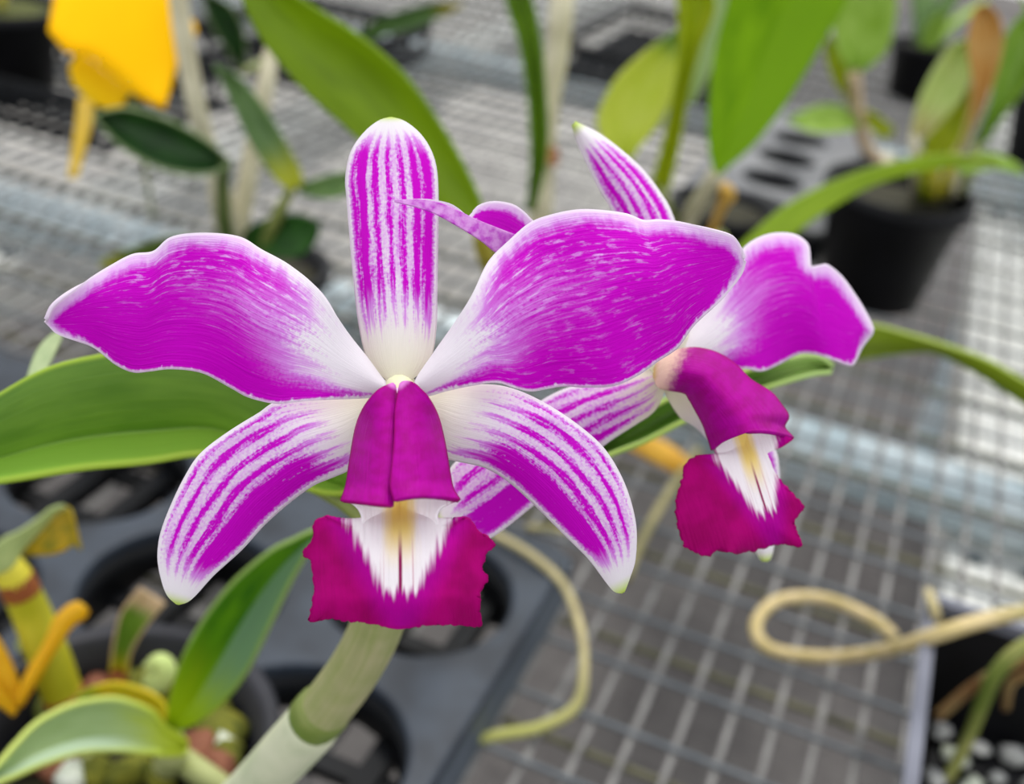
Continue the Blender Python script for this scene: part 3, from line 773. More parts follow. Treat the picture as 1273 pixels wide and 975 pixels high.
sheet('leaf', A, B, lambda u, v: .508 - .02 * u + .004 * (1 - v * v), GCUT, seedling, 30, 12, .0014)
tube('cane', [at_z(150, 872, zs - .004), at_d(147, 858, .512), at_d(148, 836, .506)], [.005, .005, .0042], RB, seedling, 12)
tube('new_bud', [at_d(192, 862, .507), at_d(194, 848, .503), at_d(203, 834, .5), at_d(196, 824, .497), at_d(178, 829, .495)], [.003, .006, .006, .0045, .0008], noisy('pale_green_bud', lin(186, 204, 120), lin(204, 216, 146), 40, .5), seedling, 14)
tube('cane', [at_z(60, 905, zs - .004), at_d(55, 860, .51), at_d(45, 810, .505), at_d(30, 796, .50)], [.005, .006, .0056, .005], M['cane_green'], seedling, 12)
# stubs and rhizome under the big leaves
tube('rhizome', [at_z(205, 960, zs), at_d(214, 935, .463), at_d(210, 905, .457)], [.006, .0065, .004], noisy('pale_rhizome', lin(166, 172, 110), lin(196, 196, 140), 40, .6), seedling, 12)
tube('rhizome', [at_z(215, 935, zs + .004), at_d(240, 955, .47), at_d(285, 985, .468)], [.005, .0055, .005], bpy.data.materials['pale_rhizome'], seedling, 12)
for k, (ex, ey, hx, hy) in enumerate([(110, 955, 95, 900), (130, 960, 128, 920), (165, 962, 172, 925)]):
    tube('cane', [at_z(ex, ey, zs - .003), at_d((ex + hx) / 2, (ey + hy) / 2, .49), at_d(hx, hy, .478)], [.004, .0045, .003], M['cane_green'], seedling, 10)

# ---- pot of the flowering orchid, below the frame
ob_base = (-0.1225, -0.515)
pot('plant_pot', 'round black pot that holds the flowering orchid', (ob_base[0], ob_base[1], 0.012), 0.046, 0.036, 0.085, fill=0.92)

# ================================================================== ROOTS on the mesh
def zroot(name, pts, r, mat, label, tipcol=None):
    P = [at_z(x, y, z) for x, y, z in pts]
    o = tube(name, P, r, mat, None, 10, n=len(P) * 6)
    return tag(o, label, 'root', 'stray aerial roots')
def root_b():
    u, v = uvxy('UVMap'); x, y, z = objxyz(); n_ = noise(x, y, z, 70, 3)
    c = mixc(n_.ss(.3, .7), lin(166, 154, 110), lin(196, 182, 136))
    c = mixc(u.ss(.55, .9), c, lin(176, 176, 96)); c = mixc(u.ss(.975, 1.0), c, lin(206, 212, 40))
    return c
zroot('aerial_root', [(560, 640, .05), (615, 665, .05), (660, 690, .05), (700, 727, .045), (721, 780, .04), (726, 830, .035), (716, 878, .02), (672, 904, .01), (620, 914, .008), (588, 920, .008)], [.0028] * 6 + [.0034, .0034, .0034, .0026], material('tipped_root', root_b, .7), 'tan aerial root with a yellow-green tip curving over the tray edge')
zroot('aerial_root', [(655, 655, .05), (720, 662, .045), (770, 668, .04)], .0024, M['root_dull'], 'short olive aerial root behind the striped lower sepal')
def loop_b():
    u, v = uvxy('UVMap'); x, y, z = objxyz(); n_ = noise(x, y, z, 70, 3)
    c = mixc(n_.ss(.3, .7), lin(190, 170, 112), lin(218, 196, 148))
    c = mixc(u.ss(.22, .05), c, lin(110, 120, 40))
    return c
zroot('aerial_root', [(1400, 745, .13), (1330, 752, .126), (1273, 761, .122), (1220, 772, .118), (1171, 787, .112), (1127, 802, .088), (1090, 811, .05), (1038, 817, .02), (993, 815, .012), (956, 806, .010), (940, 787, .010), (945, 765, .010), (967, 747, .010), (1000, 742, .010), (1030, 746, .010), (1060, 757, .010), (1090, 773, .010), (1112, 792, .008)], .0042, material('loop_root', loop_b, .7), 'thick tan aerial root bent into a loop on the wire mesh')
zroot('aerial_root', [(868, 560, .012), (845, 592, .011), (815, 640, .011), (790, 690, .010), (778, 720, .008)], .0034, M['root_dull'], 'straight olive aerial root lying on the mesh beside the sideways flower')

# ================================================================== SQUARE POT at the right edge
def square_pot():
    x0, x1, y0, y1, h = 0.160, 0.300, -0.30, -0.014, 0.098
    t = thing('square_pot', 'square grey container with a black inside, holding pebbles, standing on the mesh', 'pot', ((x0 + x1) / 2, (y0 + y1) / 2, 0.003))
    w = 0.004
    k_ = .020
    def walls(nm, inset, th, zb, zt, mat):
        bm = bmesh.new(); rings = []
        for z, ins in ((zb, inset + k_), (zt, inset), (zt, inset + th), (zb + th, inset + k_ + th)):
            rings.append([bm.verts.new(q) for q in ((x0 + ins, y0 + ins, z), (x1 - ins, y0 + ins, z), (x1 - ins, y1 - ins, z), (x0 + ins, y1 - ins, z))])
        for r0, r1 in zip(rings, rings[1:]):
            for i_ in range(4): bm.faces.new((r0[i_], r0[(i_ + 1) % 4], r1[(i_ + 1) % 4], r1[i_]))
        bm.faces.new(rings[0]); bm.faces.new(rings[-1])
        return bm_obj(nm, bm, mat, t)
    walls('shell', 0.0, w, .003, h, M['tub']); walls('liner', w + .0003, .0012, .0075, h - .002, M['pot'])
    bm = bmesh.new()
    e = .003
    add_box(bm, x0 - e, x0 + w, y0 - e, y1 + e, h, h + .005); add_box(bm, x1 - w, x1 + e, y0 - e, y1 + e, h, h + .005)
    add_box(bm, x0 + w, x1 - w, y0 - e, y0 + w, h, h + .005); add_box(bm, x0 + w, x1 - w, y1 - w, y1 + e, h, h + .005)
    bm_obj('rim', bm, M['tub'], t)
    rr = random.Random(4)
    bm = bmesh.new(); add_box(bm, x0 + .022, x1 - .022, y0 + .022, y1 - .022, .0095, .0365)
    tag(bm_obj('grit', bm, M['pot'], t), kind='stuff')
    k = 0
    yy = y0 + .028
    while yy < y1 - .025:
        xx = x0 + .027 + (.008 if k % 2 else 0)
        while xx < x1 - .025:
            chunk('pebble', (xx + rr.uniform(-.003, .003), yy + rr.uniform(-.003, .003), .0415), rr.uniform(.0050, .0072), *(lambda w_: (M['stone'], 'whitish pebble on the floor of the square grey container') if w_ else (M['stone2'], 'mottled grey pebble on the floor of the square grey container'))(rr.random() < .5), 'pebble', 'pebbles in the square container', 50 + len(COL.objects))
            xx += .0195
        yy += .0185; k += 1
square_pot()
side = thing('rooted_orchid', 'orchid roots and cane hanging into the square grey container', 'orchid', (.285, -.05, .02))
RR = noisy('red_tan_root', lin(150, 104, 62), lin(190, 164, 110), 50, .7)
GRt = noisy('green_root', lin(98, 122, 34), lin(160, 158, 90), 30, .7)
tube('root', [at_z(1330, 780, .14), at_z(1273, 805, .125), at_z(1240, 835, .105), at_z(1222, 872, .08), at_z(1203, 920, .055), at_z(1170, 985, .03)], [.004, .0042, .0042, .0040, .0036, .0032], GRt, side)
tube('root', [at_z(1300, 810, .12), at_z(1246, 832, .10), at_z(1205, 858, .075), at_z(1165, 892, .05)], .0032, RR, side)
tube('root', [at_z(1285, 835, .11), at_z(1257, 850, .09), at_z(1250, 880, .06)], .0026, RR, side)
tube('root', [at_z(1154, 735, .108), at_z(1163, 762, .107), at_z(1166, 795, .08), at_z(1166, 840, .05)], [.0024, .0028, .0022, .0016], M['root'], side)
tube('cane', [at_z(1400, 760, .16), at_z(1330, 780, .14), at_z(1300, 805, .128)], [.006, .006, .004], M['cane_green'], side)

# ================================================================== BACKGROUND PLANTS
def cane(pts, r, mat, parent, name='cane', seg=12):
    return tube(name, [at_d(*p) for p in pts], r, mat, parent, seg)
def blade(A, B, d0, d1, mat, parent, bend=0.006, nu=36, nv=12, th=.0016, name='leaf'):
    return sheet(name, A, B, lambda u, v: d0 + (d1 - d0) * u + bend * (1 - v * v), mat, parent, nu, nv, th)
LIME = leaf_mat('lime_leaf', lin(120, 150, 0), lin(142, 174, 6), rough=.45, trans=.35)
LIME2 = leaf_mat('bright_lime_leaf', lin(120, 168, 0), lin(158, 202, 20), rough=.45, trans=.35, half=lin(146, 190, 24), mid=.5)
DARK = leaf_mat('dark_leaf', lin(16, 48, 10), lin(34, 74, 20), rough=.5, trans=.05, edgec=lin(120, 140, 90))
MIDG = leaf_mat('soft_green_leaf', lin(88, 120, 62), lin(116, 146, 82), rough=.45)
PALEG = leaf_mat('pale_two_tone_leaf', lin(216, 228, 80), lin(226, 234, 110), tipc=lin(150, 186, 110), rough=.45, trans=.25)
OLIVE = leaf_mat('olive_leaf', lin(158, 174, 6), lin(184, 194, 20), rough=.45, trans=.3)
FRESH = leaf_mat('fresh_leaf', lin(160, 198, 66), lin(194, 224, 116), rough=.45, trans=.25)
TAN = leaf_mat('tan_dry_sheath', lin(190, 132, 50), lin(200, 164, 100), rough=.7, basec=lin(206, 196, 120), trans=.2)

# -- tall arching leaf behind the dorsal sepal, on its own cane
pB = thing('lime_orchid', 'orchid with one broad lime-green leaf and upright canes behind the flower', 'orchid', tuple(at_z(668, 405, 0.05)))
A = [(592, 292), (565, 268), (522, 236), (470, 195), (430, 158), (385, 118), (340, 68), (310, 20), (290, -40), (282, -85)]
B = [(602, 292), (599, 256), (577, 206), (542, 146), (500, 90), (450, 47), (400, 15), (360, -12), (322, -50), (284, -85)]
sheet('leaf', A, B, lambda u, v: .56 - .08 * u + .010 * (1 - v * v) * np.sin(np.pi * np.clip(u + .05, 0, 1)), LIME, pB, 60, 20, .0018)
potB = at_z(668, 405, 0.0)
cane([(597, 285, .56), (605, 320, .59), (630, 370, .68)], [.004, .005, .005], noisy('olive_yellow_cane', lin(140, 132, 20), lin(166, 152, 40), 40, .5), pB)
tube('cane', [at_d(630, 370, .68), at_z(660, 400, .04)], [.005, .006], M['cane_green'], pB, n=6)
A = [(655, 262), (660, 205), (659, 160), (655, 110), (645, 50), (632, 10), (622, -30), (615, -60)]
B = [(664, 262), (678, 205), (681, 160), (678, 110), (674, 60), (664, 10), (650, -30), (618, -60)]
blade(A, B, .80, .78, leaf_mat('folded_green_leaf', lin(70, 104, 4), lin(112, 150, 20), rough=.4), pB, .012)
cane([(706, -60, .86), (698, 10, .86), (692, 70, .87), (684, 130, .875), (677, 190, .88), (672, 270, .90), (668, 340, .93)], [.006, .0095, .0090, .0075, .0085, .0095, .0085], M['cane_pale'], pB)
cane([(682, 183, .868), (679, 205, .87)], [.0085, .0098], noisy('rust_band', lin(150, 96, 60), lin(176, 130, 90), 40, .7), pB, 'cane_joint')
tube('cane', [at_d(668, 340, .93), at_z(672, 402, .04)], [.0085, .008], M['cane_pale'], pB, n=6)
pot('plant_pot', 'black pot of the lime-leaved orchid, behind the broad right petal', (potB[0], potB[1], 0.0028), 0.05, 0.036, 0.075, fill=.85)

# -- plant A, upper left
potA = at_z(330, 425, 0.0)
pA = thing('cane_orchid', 'orchid with pale papery canes and dark green leaves above the left petal', 'orchid', (potA[0], potA[1], .06))
cane([(218, -40, .72), (226, 30, .73), (240, 110, .75), (255, 175, .77), (276, 235, .79), (292, 300, .82), (312, 380, .88)], [.0062, .0064, .0066, .0068, .0064, .0064, .006], M['cane_pale'], pA)
cane([(338, 60, .80), (330, 110, .80), (318, 170, .81), (306, 235, .82), (298, 300, .84), (318, 385, .9)], [.005, .0066, .007, .0074, .0070, .006], M['cane_pale'], pA)
cane([(281, 200, .75), (277, 230, .765), (281, 290, .80), (305, 385, .87)], [.004, .0046, .005, .005], noisy('dark_green_cane', lin(66, 86, 30), lin(98, 110, 56), 40, .5), pA)
cane([(264, 205, .79), (268, 250, .80), (280, 300, .83), (310, 385, .89)], [.004, .0045, .0045, .0045], M['cane_pale'], pA)
cane([(364, 232, .76), (345, 268, .78), (330, 310, .82), (322, 385, .88)], [.003, .0045, .005, .005], M['cane_green'], pA)
for ex in (305, 312, 318, 322): pass
tube('rootstock', [at_d(304, 384, .87), at_d(322, 388, .892), (potA[0], potA[1], .055)], [.007, .008, .006], M['cane_pale'], pA)
A = [(284, 203), (270, 214), (240, 218), (195, 208), (155, 186), (130, 162), (117, 145)]
B = [(283, 197), (262, 178), (222, 154), (185, 140), (155, 134), (130, 138), (117, 144)]
blade(A, B, .745, .70, DARK, pA, .012)
A = [(366, 236), (350, 229), (330, 206), (307, 168), (290, 130), (276, 100), (266, 82)]
B = [(374, 232), (374, 216), (352, 172), (324, 128), (298, 98), (280, 86), (267, 81)]
blade(A, B, .755, .74, leaf_mat('grey_green_leaf', lin(72, 104, 48), lin(108, 138, 80), rough=.45, basec=lin(176, 180, 40)), pA, .006)
A = [(300, 300), (308, 284), (335, 271), (370, 267), (396, 277)]
B = [(306, 306), (340, 320), (374, 318), (392, 300), (397, 280)]
blade(A, B, .82, .76, leaf_mat('deep_green_leaf', lin(26, 70, 12), lin(46, 96, 22), rough=.5, trans=.1), pA, .006)
A = [(262, 300), (225, 294), (190, 300), (150, 314), (124, 326)]
B = [(268, 318), (235, 316), (200, 322), (160, 331), (125, 332)]
blade(A, B, .82, .76, leaf_mat('olive_green_leaf', lin(70, 92, 26), lin(96, 116, 36), rough=.5, tipc=lin(150, 150, 30)), pA, .006)
A = [(370, 232), (395, 222), (425, 215), (450, 214)]
B = [(372, 240), (400, 246), (428, 242), (451, 216)]
blade(A, B, .758, .76, MIDG, pA, .006)
pot('plant_pot', 'black pot of the orchid with papery canes, behind the left petal', (potA[0], potA[1], 0.0028), 0.052, 0.038, 0.075, fill=.85)

# -- yellow card and ribbon
card = thing('yellow_card', 'bright yellow folded card with a narrow hanging strip beside the papery cane', 'card', tuple(at_d(140, 100, .80)))
A = [(60, 38), (84, 66), (112, 72), (168, 118), (205, 136)]
B = [(72, -30), (120, -40), (196, -30), (219, 20), (222, 76)]
sheet('front_panel', A, B, lambda u, v: .79 + .02 * u + .01 * v, M['yellow'], card, 16, 8, .001)
A = [(86, 84), (92, 106), (118, 130), (150, 139)]
B = [(98, 66), (112, 74), (150, 104), (162, 114)]
sheet('rear_panel', A, B, lambda u, v: .815 + .004 * u, M['yellow_pale'], card, 12, 6, .001)
A = [(97, 122), (94, 150), (90, 180), (84, 222)]
B = [(118, 122), (116, 150), (108, 180), (97, 222)]
sheet('hanging_strip', A, B, lambda u, v: .82 + .005 * u, noisy('ochre_strip', lin(226, 184, 40), lin(232, 196, 84), 20, .6), card, 12, 4, .001)
A = [(234, 26), (234, 36), (234, 50)]; B = [(240, 24), (245, 36), (240, 50)]
sheet('card_corner', A, B, lambda u, v: .80 + 0 * u, M['yellow'], card, 6, 4, .001)
tube('stake', [at_d(150, 60, .825), at_d(170, 150, .90), at_z(190, 270, .003)], .0022, M['cane_green'], card, n=10)

# -- upper left: slotted black crate with a black pot on it
def slot_crate(name, label, x0, x1, y0, y1, h, top_holes=None, mat=None, pitch=.022):
    t = thing(name, label, 'tray', ((x0 + x1) / 2, (y0 + y1) / 2, .003))
    mt = mat or M['tray_dark']
    bm = bmesh.new(); w = .005
    for (a, b, c, d) in ((x0, x1, y0, y0 + w), (x0, x1, y1 - w, y1), (x0, x0 + w, y0 + w, y1 - w), (x1 - w, x1, y0 + w, y1 - w)):
        add_box(bm, a, b, c, d, .003, .010); add_box(bm, a, b, c, d, h - .016, h)
    bm_obj('rim', bm, mt, t)
    k = x0 + .01
    while k < x1 - .005:
        for yy in (y0, y1 - w):
            bm = bmesh.new(); add_box(bm, k - .004, k + .004, yy, yy + w, .010, h - .016); bm_obj('slat', bm, mt, t)
        k += pitch
    k = y0 + .02
    while k < y1 - .01:
        bm = bmesh.new(); add_box(bm, x0 + w, x0 + w + (x1 - x0 - 2 * w), k - .004, k + .004, .003, .009); bm_obj('floor_rib', bm, mt, t)
        k += .03
    return t
cf = at_z(60, 170, 0.003)
slot_crate('slotted_crate', 'low black slotted crate under the round black pot beside the yellow card', cf[0] - .30, cf[0] + .085, cf[1], cf[1] + .26, .062)
pc = at_z(30, 120, 0.0)
POTL = (pc[0] - .01, cf[1] + .085, .0095)
pot('plant_pot', 'wide black pot standing in the slotted crate near the yellow card', POTL, 0.078, 0.060, 0.115, fill=.92, soil='moss')
pL = thing('mossy_orchid', 'short leafy growth in the wide black pot by the yellow card', 'orchid', (POTL[0], POTL[1], .118))
cp = np.array([POTL[0], POTL[1], .118])
for k in range(6):
    a = k * 1.05; d = np.array([math.cos(a), math.sin(a), 0])
    tube('cane', [cp + d * .01, cp + d * .02 + [0, 0, .04], cp + d * .035 + [0, 0, .09]], [.004, .005, .003], M['cane_pale'] if k % 2 else GC, pL)

# -- right plant C
potC = at_z(880, 345, 0.0)
pC = thing('broad_leaf_orchid', 'orchid with broad bright green upright leaves above the sideways flower', 'orchid', (potC[0], potC[1], .05))
A = [(888, 216), (882, 190), (880, 160), (882, 117), (890, 58), (903, 8), (925, -60), (950, -120), (990, -160)]
B = [(895, 216), (912, 202), (938, 178), (968, 140), (1003, 86), (1030, 39), (1053, -2), (1060, -60), (1000, -158)]
sheet('leaf', A, B, lambda u, v: .80 - .16 * u + .014 * np.abs(v) * np.sin(np.pi * np.clip(u, 0, 1)), LIME2, pC, 50, 20, .002)
A = [(770, 200), (748, 172), (742, 150), (750, 126), (768, 96), (800, 66), (838, 40), (850, 34)]
B = [(786, 196), (795, 182), (822, 150), (840, 106), (846, 78), (850, 58), (852, 44), (852, 36)]
blade(A, B, .86, .80, PALEG, pC, .014)
A = [(808, 236), (826, 170), (838, 110), (844, 60), (842, 0), (836, -40)]
B = [(832, 236), (846, 172), (856, 112), (870, 60), (888, 0), (840, -42)]
blade(A, B, .83, .76, OLIVE, pC, .010)
A = [(852, 128), (856, 90), (866, 50), (880, 0), (890, -40)]
B = [(860, 130), (880, 92), (893, 50), (908, 0), (894, -40)]
blade(A, B, .86, .86, leaf_mat('grey_pale_leaf', lin(156, 180, 120), lin(176, 196, 140), rough=.5), pC, .008)
cane([(891, 214, .80), (876, 240, .83), (856, 275, .88), (850, 320, .95)], [.0056, .0062, .0066, .006], M['cane_pale'], pC)
cane([(778, 198, .86), (800, 240, .90), (830, 300, .95)], [.003, .004, .005], OLIVE, pC)
cane([(820, 236, .83), (835, 280, .89), (848, 320, .95)], [.005, .0055, .005], M['cane_green'], pC)
tube('rootstock', [at_d(830, 300, .95), at_d(850, 322, .955), (potC[0], potC[1], .052)], [.006, .007, .007], M['cane_pale'], pC)
tube('dry_leaf', [at_d(900, 232, .84), at_d(905, 243, .85), at_d(897, 258, .87), at_d(880, 300, .93)], [.004, .006, .004, .003], noisy('ochre_leaf_stub', lin(196, 150, 50), lin(214, 170, 80), 40, .7), pC)
pot('plant_pot', 'black pot of the broad-leaved orchid, behind the sideways flower', (potC[0], potC[1], .0028), 0.055, 0.042, 0.085, fill=.88)
# strap leaf arching right
A = [(905, 322), (925, 300), (975, 257), (1034, 226), (1104, 203), (1170, 192), (1215, 196), (1240, 204)]
B = [(950, 322), (987, 292), (1018, 269), (1073, 236), (1123, 218), (1190, 206), (1220, 206), (1242, 208)]
sheet('leaf', A, B, lambda u, v: .78 + .03 * u + .008 * (v + 1) / 2, leaf_mat('strap_leaf', lin(132, 164, 6), lin(160, 190, 28), rough=.42, tipc=lin(150, 176, 40), trans=.25), pC, 50, 12, .0018)
tube('cane', [at_d(928, 318, .783), at_d(915, 345, .86), (potC[0], potC[1], .058)], [.004, .005, .005], M['cane_green'], pC)
# arching leaf at the right edge, from the rooted orchid
A = [(1500, 690), (1400, 560), (1330, 505), (1273, 473), (1227, 447), (1173, 428), (1120, 412), (1090, 404), (1060, 402)]
B = [(1490, 700), (1390, 590), (1320, 532), (1273, 502), (1240, 480), (1200, 456), (1160, 438), (1115, 440), (1064, 448)]
sheet('leaf', A, B, lambda u, v: .50 + .06 * u + .008 * (v + 1) / 2, leaf_mat('arching_leaf', lin(108, 132, 6), lin(140, 160, 22), half=lin(96, 116, 4), mid=.5, edgec=lin(176, 196, 80), rough=.42), side, 50, 14, .0018)
tube('cane', [at_d(1495, 695, .50), at_z(1450, 740, .17), at_z(1400, 760, .16)], [.004, .006, .006], M['cane_green'], side, n=10)
# orange leaf end below flower two
sp = thing('fallen_leaf', 'curled orange-yellow fallen leaf beside the sideways flower lip', 'leaf', tuple(at_z(820, 575, .012)))
A = [(770, 540), (800, 540), (830, 550), (858, 572), (880, 596)]
B = [(768, 552), (795, 566), (825, 582), (850, 594), (876, 604)]
A3 = [at_z(x, y, .016) for x, y in A]; B3 = [at_z(x, y, .006) for x, y in B]
nu, nv = 20, 8
a3 = crv(A3, nu); b3 = crv(B3, nu); VV = []; FF = []
for i_ in range(nu):
    for j_ in range(nv):
        t_ = j_ / (nv - 1); p = a3[i_] * (1 - t_) + b3[i_] * t_; p = p + np.array([0, 0, .006 * math.sin(math.pi * t_)]); VV.append(p)
for i_ in range(nu - 1):
    for j_ in range(nv - 1):
        k = i_ * nv + j_; FF.append((k, k + 1, k + nv + 1, k + nv))
bl = mesh_obj('blade', VV, FF, noisy('orange_dry_leaf', lin(206, 150, 30), lin(222, 170, 50), 30, .6), sp)
md = bl.modifiers.new('thickness', 'SOLIDIFY'); md.thickness = .001

# -- right: big black pot with orchid D
potD = at_z(1108, 398, 0.0)
PD = (potD[0] - .032, potD[1] + .048, .0028)
pot('plant_pot', 'large black pot standing alone on the mesh behind the sideways flower', PD, 0.076, 0.054, 0.128, fill=.86)
pD = thing('pale_leaf_orchid', 'orchid with pale green leaves and a tan dry sheath in the large black pot', 'orchid', (PD[0], PD[1], .12))
dD = 1.06
A = [(1133, 170), (1133, 160), (1143, 123), (1160, 88), (1182, 57), (1203, 48)]
B = [(1150, 172), (1172, 148), (1194, 123), (1207, 98), (1210, 72), (1205, 50)]
blade(A, B, dD, 1.02, leaf_mat('pale_streaked_leaf', lin(190, 212, 120), lin(210, 222, 146), basec=lin(206, 200, 140), rough=.45, trans=.25), pD, .012)
A = [(1188, 190), (1200, 155), (1209, 103), (1203, 62), (1205, 35), (1213, 10), (1224, 6)]
B = [(1196, 190), (1207, 164), (1226, 123), (1241, 82), (1247, 49), (1241, 20), (1228, 6)]
blade(A, B, dD - .02, 1.0, TAN, pD, .010)
A = [(1210, 180), (1218, 165), (1232, 123), (1240, 80), (1252, 41), (1273, 16), (1300, -10)]
B = [(1222, 182), (1246, 146), (1272, 114), (1290, 80), (1300, 40), (1305, 10), (1302, -8)]
blade(A, B, dD, 1.0, leaf_mat('grass_green_leaf', lin(110, 152, 36), lin(142, 178, 66), rough=.42), pD, .012)
A = [(1150, 198), (1150, 170), (1165, 145), (1190, 118), (1205, 108)]
B = [(1176, 200), (1190, 185), (1200, 160), (1206, 130), (1207, 110)]
blade(A, B, dD + .02, 1.05, OLIVE, pD, .008)
A = [(1190, 210), (1205, 196), (1230, 190), (1258, 200), (1272, 214)]
B = [(1192, 216), (1210, 214), (1235, 210), (1255, 212), (1272, 218)]
blade(A, B, 1.05, 1.0, FRESH, pD, .004)
for (x, y, x2, y2, mt) in ((1150, 245, 1148, 190, OLIVE), (1160, 247, 1162, 195, GC), (1172, 245, 1185, 190, GC), (1183, 245, 1192, 185, M['cane_pale']), (1140, 240, 1136, 168, M['cane_pale']), (1196, 243, 1215, 178, M['cane_green'])):
    tube('cane', [at_z(x, y, .118), at_d((x + x2) / 2, (y + y2) / 2, 1.08), at_d(x2, y2, 1.055)], [.005, .0056, .004], mt, pD)

# -- plant G, far centre right
PG = at_z(1098, 214, .0)
pG = thing('leaning_orchid', 'orchid with a leaning tan cane and fresh green leaves behind the large pot', 'orchid', (PG[0], PG[1], .003))
cane([(1062, 92, 1.42), (1066, 140, 1.5), (1076, 180, 1.58), (1096, 206, 1.64)], [.008, .0095, .0095, .009], noisy('tan_cane', lin(190, 164, 128), lin(206, 182, 150), 30, .7), pG)
A = [(1058, 90), (1040, 60), (1036, 20), (1050, -20), (1080, -40)]
B = [(1066, 92), (1100, 66), (1112, 30), (1112, -10), (1084, -40)]
blade(A, B, 1.42, 1.3, FRESH, pG, .02)
A = [(1056, 128), (1036, 100), (1026, 66), (1028, 46)]
B = [(1064, 128), (1062, 92), (1050, 62), (1030, 46)]
blade(A, B, 1.46, 1.42, OLIVE, pG, .01)
A = [(1066, 150), (1046, 132), (1015, 132), (980, 148)]
B = [(1066, 160), (1044, 164), (1010, 164), (981, 152)]
blade(A, B, 1.5, 1.46, FRESH, pG, .01)
A = [(1068, 134), (1085, 140), (1103, 152), (1112, 162)]
B = [(1068, 146), (1080, 158), (1098, 170), (1111, 166)]
blade(A, B, 1.52, 1.48, OLIVE, pG, .01)
tube('rootstock', [at_d(1096, 206, 1.64), (PG[0], PG[1], .02), (PG[0] + .02, PG[1], .005)], [.009, .01, .008], M['cane_pale'], pG)

# -- carrier tray in the middle distance
def carrier(label, x0, x1, y0, y1, r, z=.042):
    t = thing('plant_tray', label, 'tray', ((x0 + x1) / 2, (y0 + y1) / 2, .003))
    hs = []
    nx = max(1, int((x1 - x0 - .02) / (2 * r + .016))); ny = max(1, int((y1 - y0 - .02) / (2 * r + .016)))
    for a in range(nx):
        for b in range(ny):
            hs.append((x0 + (x1 - x0) * (a + .5) / nx, y0 + (y1 - y0) * (b + .5) / ny))
    plate_with_holes('top_plate', x0, x1, y0, y1, z, hs, r, .005, M['tray_far'], t)
    for hx, hy in hs:
        lathe('hole_collar', [(r + .001, z - .006), (r - .0004, z - .006), (r - .003, .012), (r - .0012, .012), (r + .001, z - .006)], (hx, hy, 0), M['tray_dark'], t, 24, caps=False)
    bm = bmesh.new()
    for (a, b, c, d) in ((x0, x1, y0, y0 + .004), (x0, x1, y1 - .004, y1), (x0, x0 + .004, y0, y1), (x1 - .004, x1, y0, y1)): add_box(bm, a, b, c, d, .003, z - .005)
    bm_obj('skirt', bm, M['tray_dark'], t)
    return t
M['tray_far'] = noisy('dusty_grey_tray_plastic', lin(80, 80, 84), lin(122, 122, 124), 20, .5)
q0 = at_z(880, 290, .042); q1 = at_z(1010, 200, .042)
carrier('dusty grey carrier tray with empty holes beside the broad-leaved orchid', -.175, .010, .70, 1.24, .040)
# -- far pots and leaves along the top
def far_pot(px, py, r, h, label, leafs, gname, glabel):
    p = at_z(px, py, 0.0)
    loc = (p[0], p[1] + r * .7, .0028)
    pot('plant_pot', label, loc, r, r * .72, h, fill=.9, seg=28)
    t = thing(gname, glabel, 'orchid', (loc[0], loc[1], h * .9))
    rr = random.Random(px)
    c = np.array([loc[0], loc[1], h * .9])
    for k in range(leafs):
        a = rr.uniform(0, 6.28); L = rr.uniform(.12, .22); w = rr.uniform(.014, .022); d = np.array([math.cos(a), math.sin(a), 0]); sd = np.array([-d[1], d[0], 0])
        lean = rr.uniform(.25, .8); VV = []; FF = []
        for i_ in range(12):
            t_ = i_ / 11; q = c + d * (.012 + lean * L * t_ ** 1.4) + np.array([0, 0, L * t_ * (1 - .45 * lean * t_)])
            ww = w * math.sin(math.pi * min(1, .08 + .92 * t_)) ** .7 if t_ < 1 else 0.0005
            for j_ in range(5):
                f_ = j_ / 4 * 2 - 1; VV.append(q + sd * ww * f_ + d * .006 * (f_ * f_))
        for i_ in range(11):
            for j_ in range(4): k0 = i_ * 5 + j_; FF.append((k0, k0 + 1, k0 + 6, k0 + 5))
        o = mesh_obj('leaf', VV, FF, rr.choice([FRESH, OLIVE, MIDG, LIME]), t)
        o.data.uv_layers.new(name='UVMap')
        md = o.modifiers.new('thickness', 'SOLIDIFY'); md.thickness = .0014
    return t
far_pot(1128, 128, .058, .10, 'small black pot behind the leaning tan cane', 5, 'young_orchid', 'young orchid with pale leaves in the small black pot behind the leaning cane')
far_pot(1290, 215, .07, .11, 'black pot behind the pale-leaved orchid, beside the white rail', 5, 'young_orchid', 'young orchid in the black pot beside the white rail')
ck = at_z(700, 95, .003)
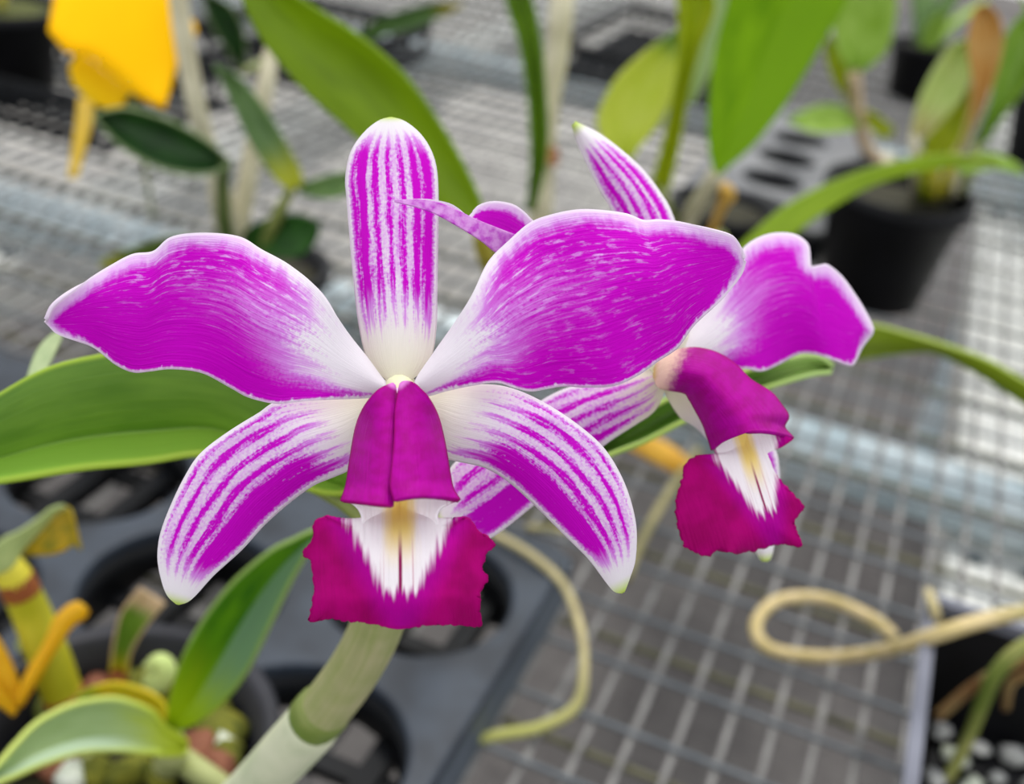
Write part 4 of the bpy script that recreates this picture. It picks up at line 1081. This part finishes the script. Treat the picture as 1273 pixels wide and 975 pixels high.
slot_crate('slotted_crate', 'black slotted crate behind the pale upright cane', ck[0] - .02, ck[0] + .30, ck[1], ck[1] + .45, .06, pitch=.03)
ck2 = at_z(290, 95, .003)
slot_crate('slotted_crate', 'black slotted crate behind the papery canes and the lime leaf', ck2[0] - .10, ck2[0] + .16, ck2[1] + .02, ck2[1] + .35, .06, pitch=.03)
pH = thing('dark_leaf_orchid', 'orchid with dark drooping leaves rising from the crate behind the lime leaf', 'orchid', (ck2[0], ck2[1] + .15, .012))
hb = np.array([ck2[0], ck2[1] + .15, .012])
A = [(430, 60), (460, 30), (500, 14), (540, 4), (574, 4)]
B = [(432, 66), (470, 46), (510, 36), (545, 22), (575, 8)]
blade(A, B, 1.30, 1.22, leaf_mat('dark_green_leaf', lin(60, 92, 36), lin(86, 118, 56), rough=.5, tipc=lin(160, 150, 40)), pH, .01)  # dark green leaf colour, ochre towards the tip
tube('cane', [hb + [0.02, 0, 0], (hb + at_d(431, 63, 1.30)) / 2 + [0, 0, -.02], at_d(431, 63, 1.30)], [.008, .007, .005], M['cane_green'], pH)
A = [(300, 90), (280, 60), (262, 30), (250, -10)]; B = [(304, 88), (306, 50), (290, 10), (252, -12)]
blade(A, B, 1.35, 1.25, DARK, pH, .012)
tube('cane', [hb, (hb + at_d(302, 89, 1.35)) / 2, at_d(302, 89, 1.35)], [.007, .007, .004], M['cane_green'], pH)
# dark strip set into the ground
e0 = at_z(655, 95, -.7); e1 = at_z(598, 290, -.7); sd = np.array([e1[1] - e0[1], -(e1[0] - e0[0]), 0]); sd = sd / np.linalg.norm(sd) * .035
bm = bmesh.new()
vs = [bm.verts.new(tuple(q)) for q in (e0 - sd, e0 + sd, e1 + sd, e1 - sd)]
top = [bm.verts.new((v.co.x, v.co.y, v.co.z + .006)) for v in vs]
bm.faces.new(top)
for k in range(4): bm.faces.new((vs[k], vs[(k + 1) % 4], top[(k + 1) % 4], top[k]))
tag(bm_obj('trim_1', bm, noisy('dark_rubber_strip', lin(44, 52, 58), lin(64, 72, 76), 20, .6)), 'dark strip lying across the ground under the bench', kind='structure')
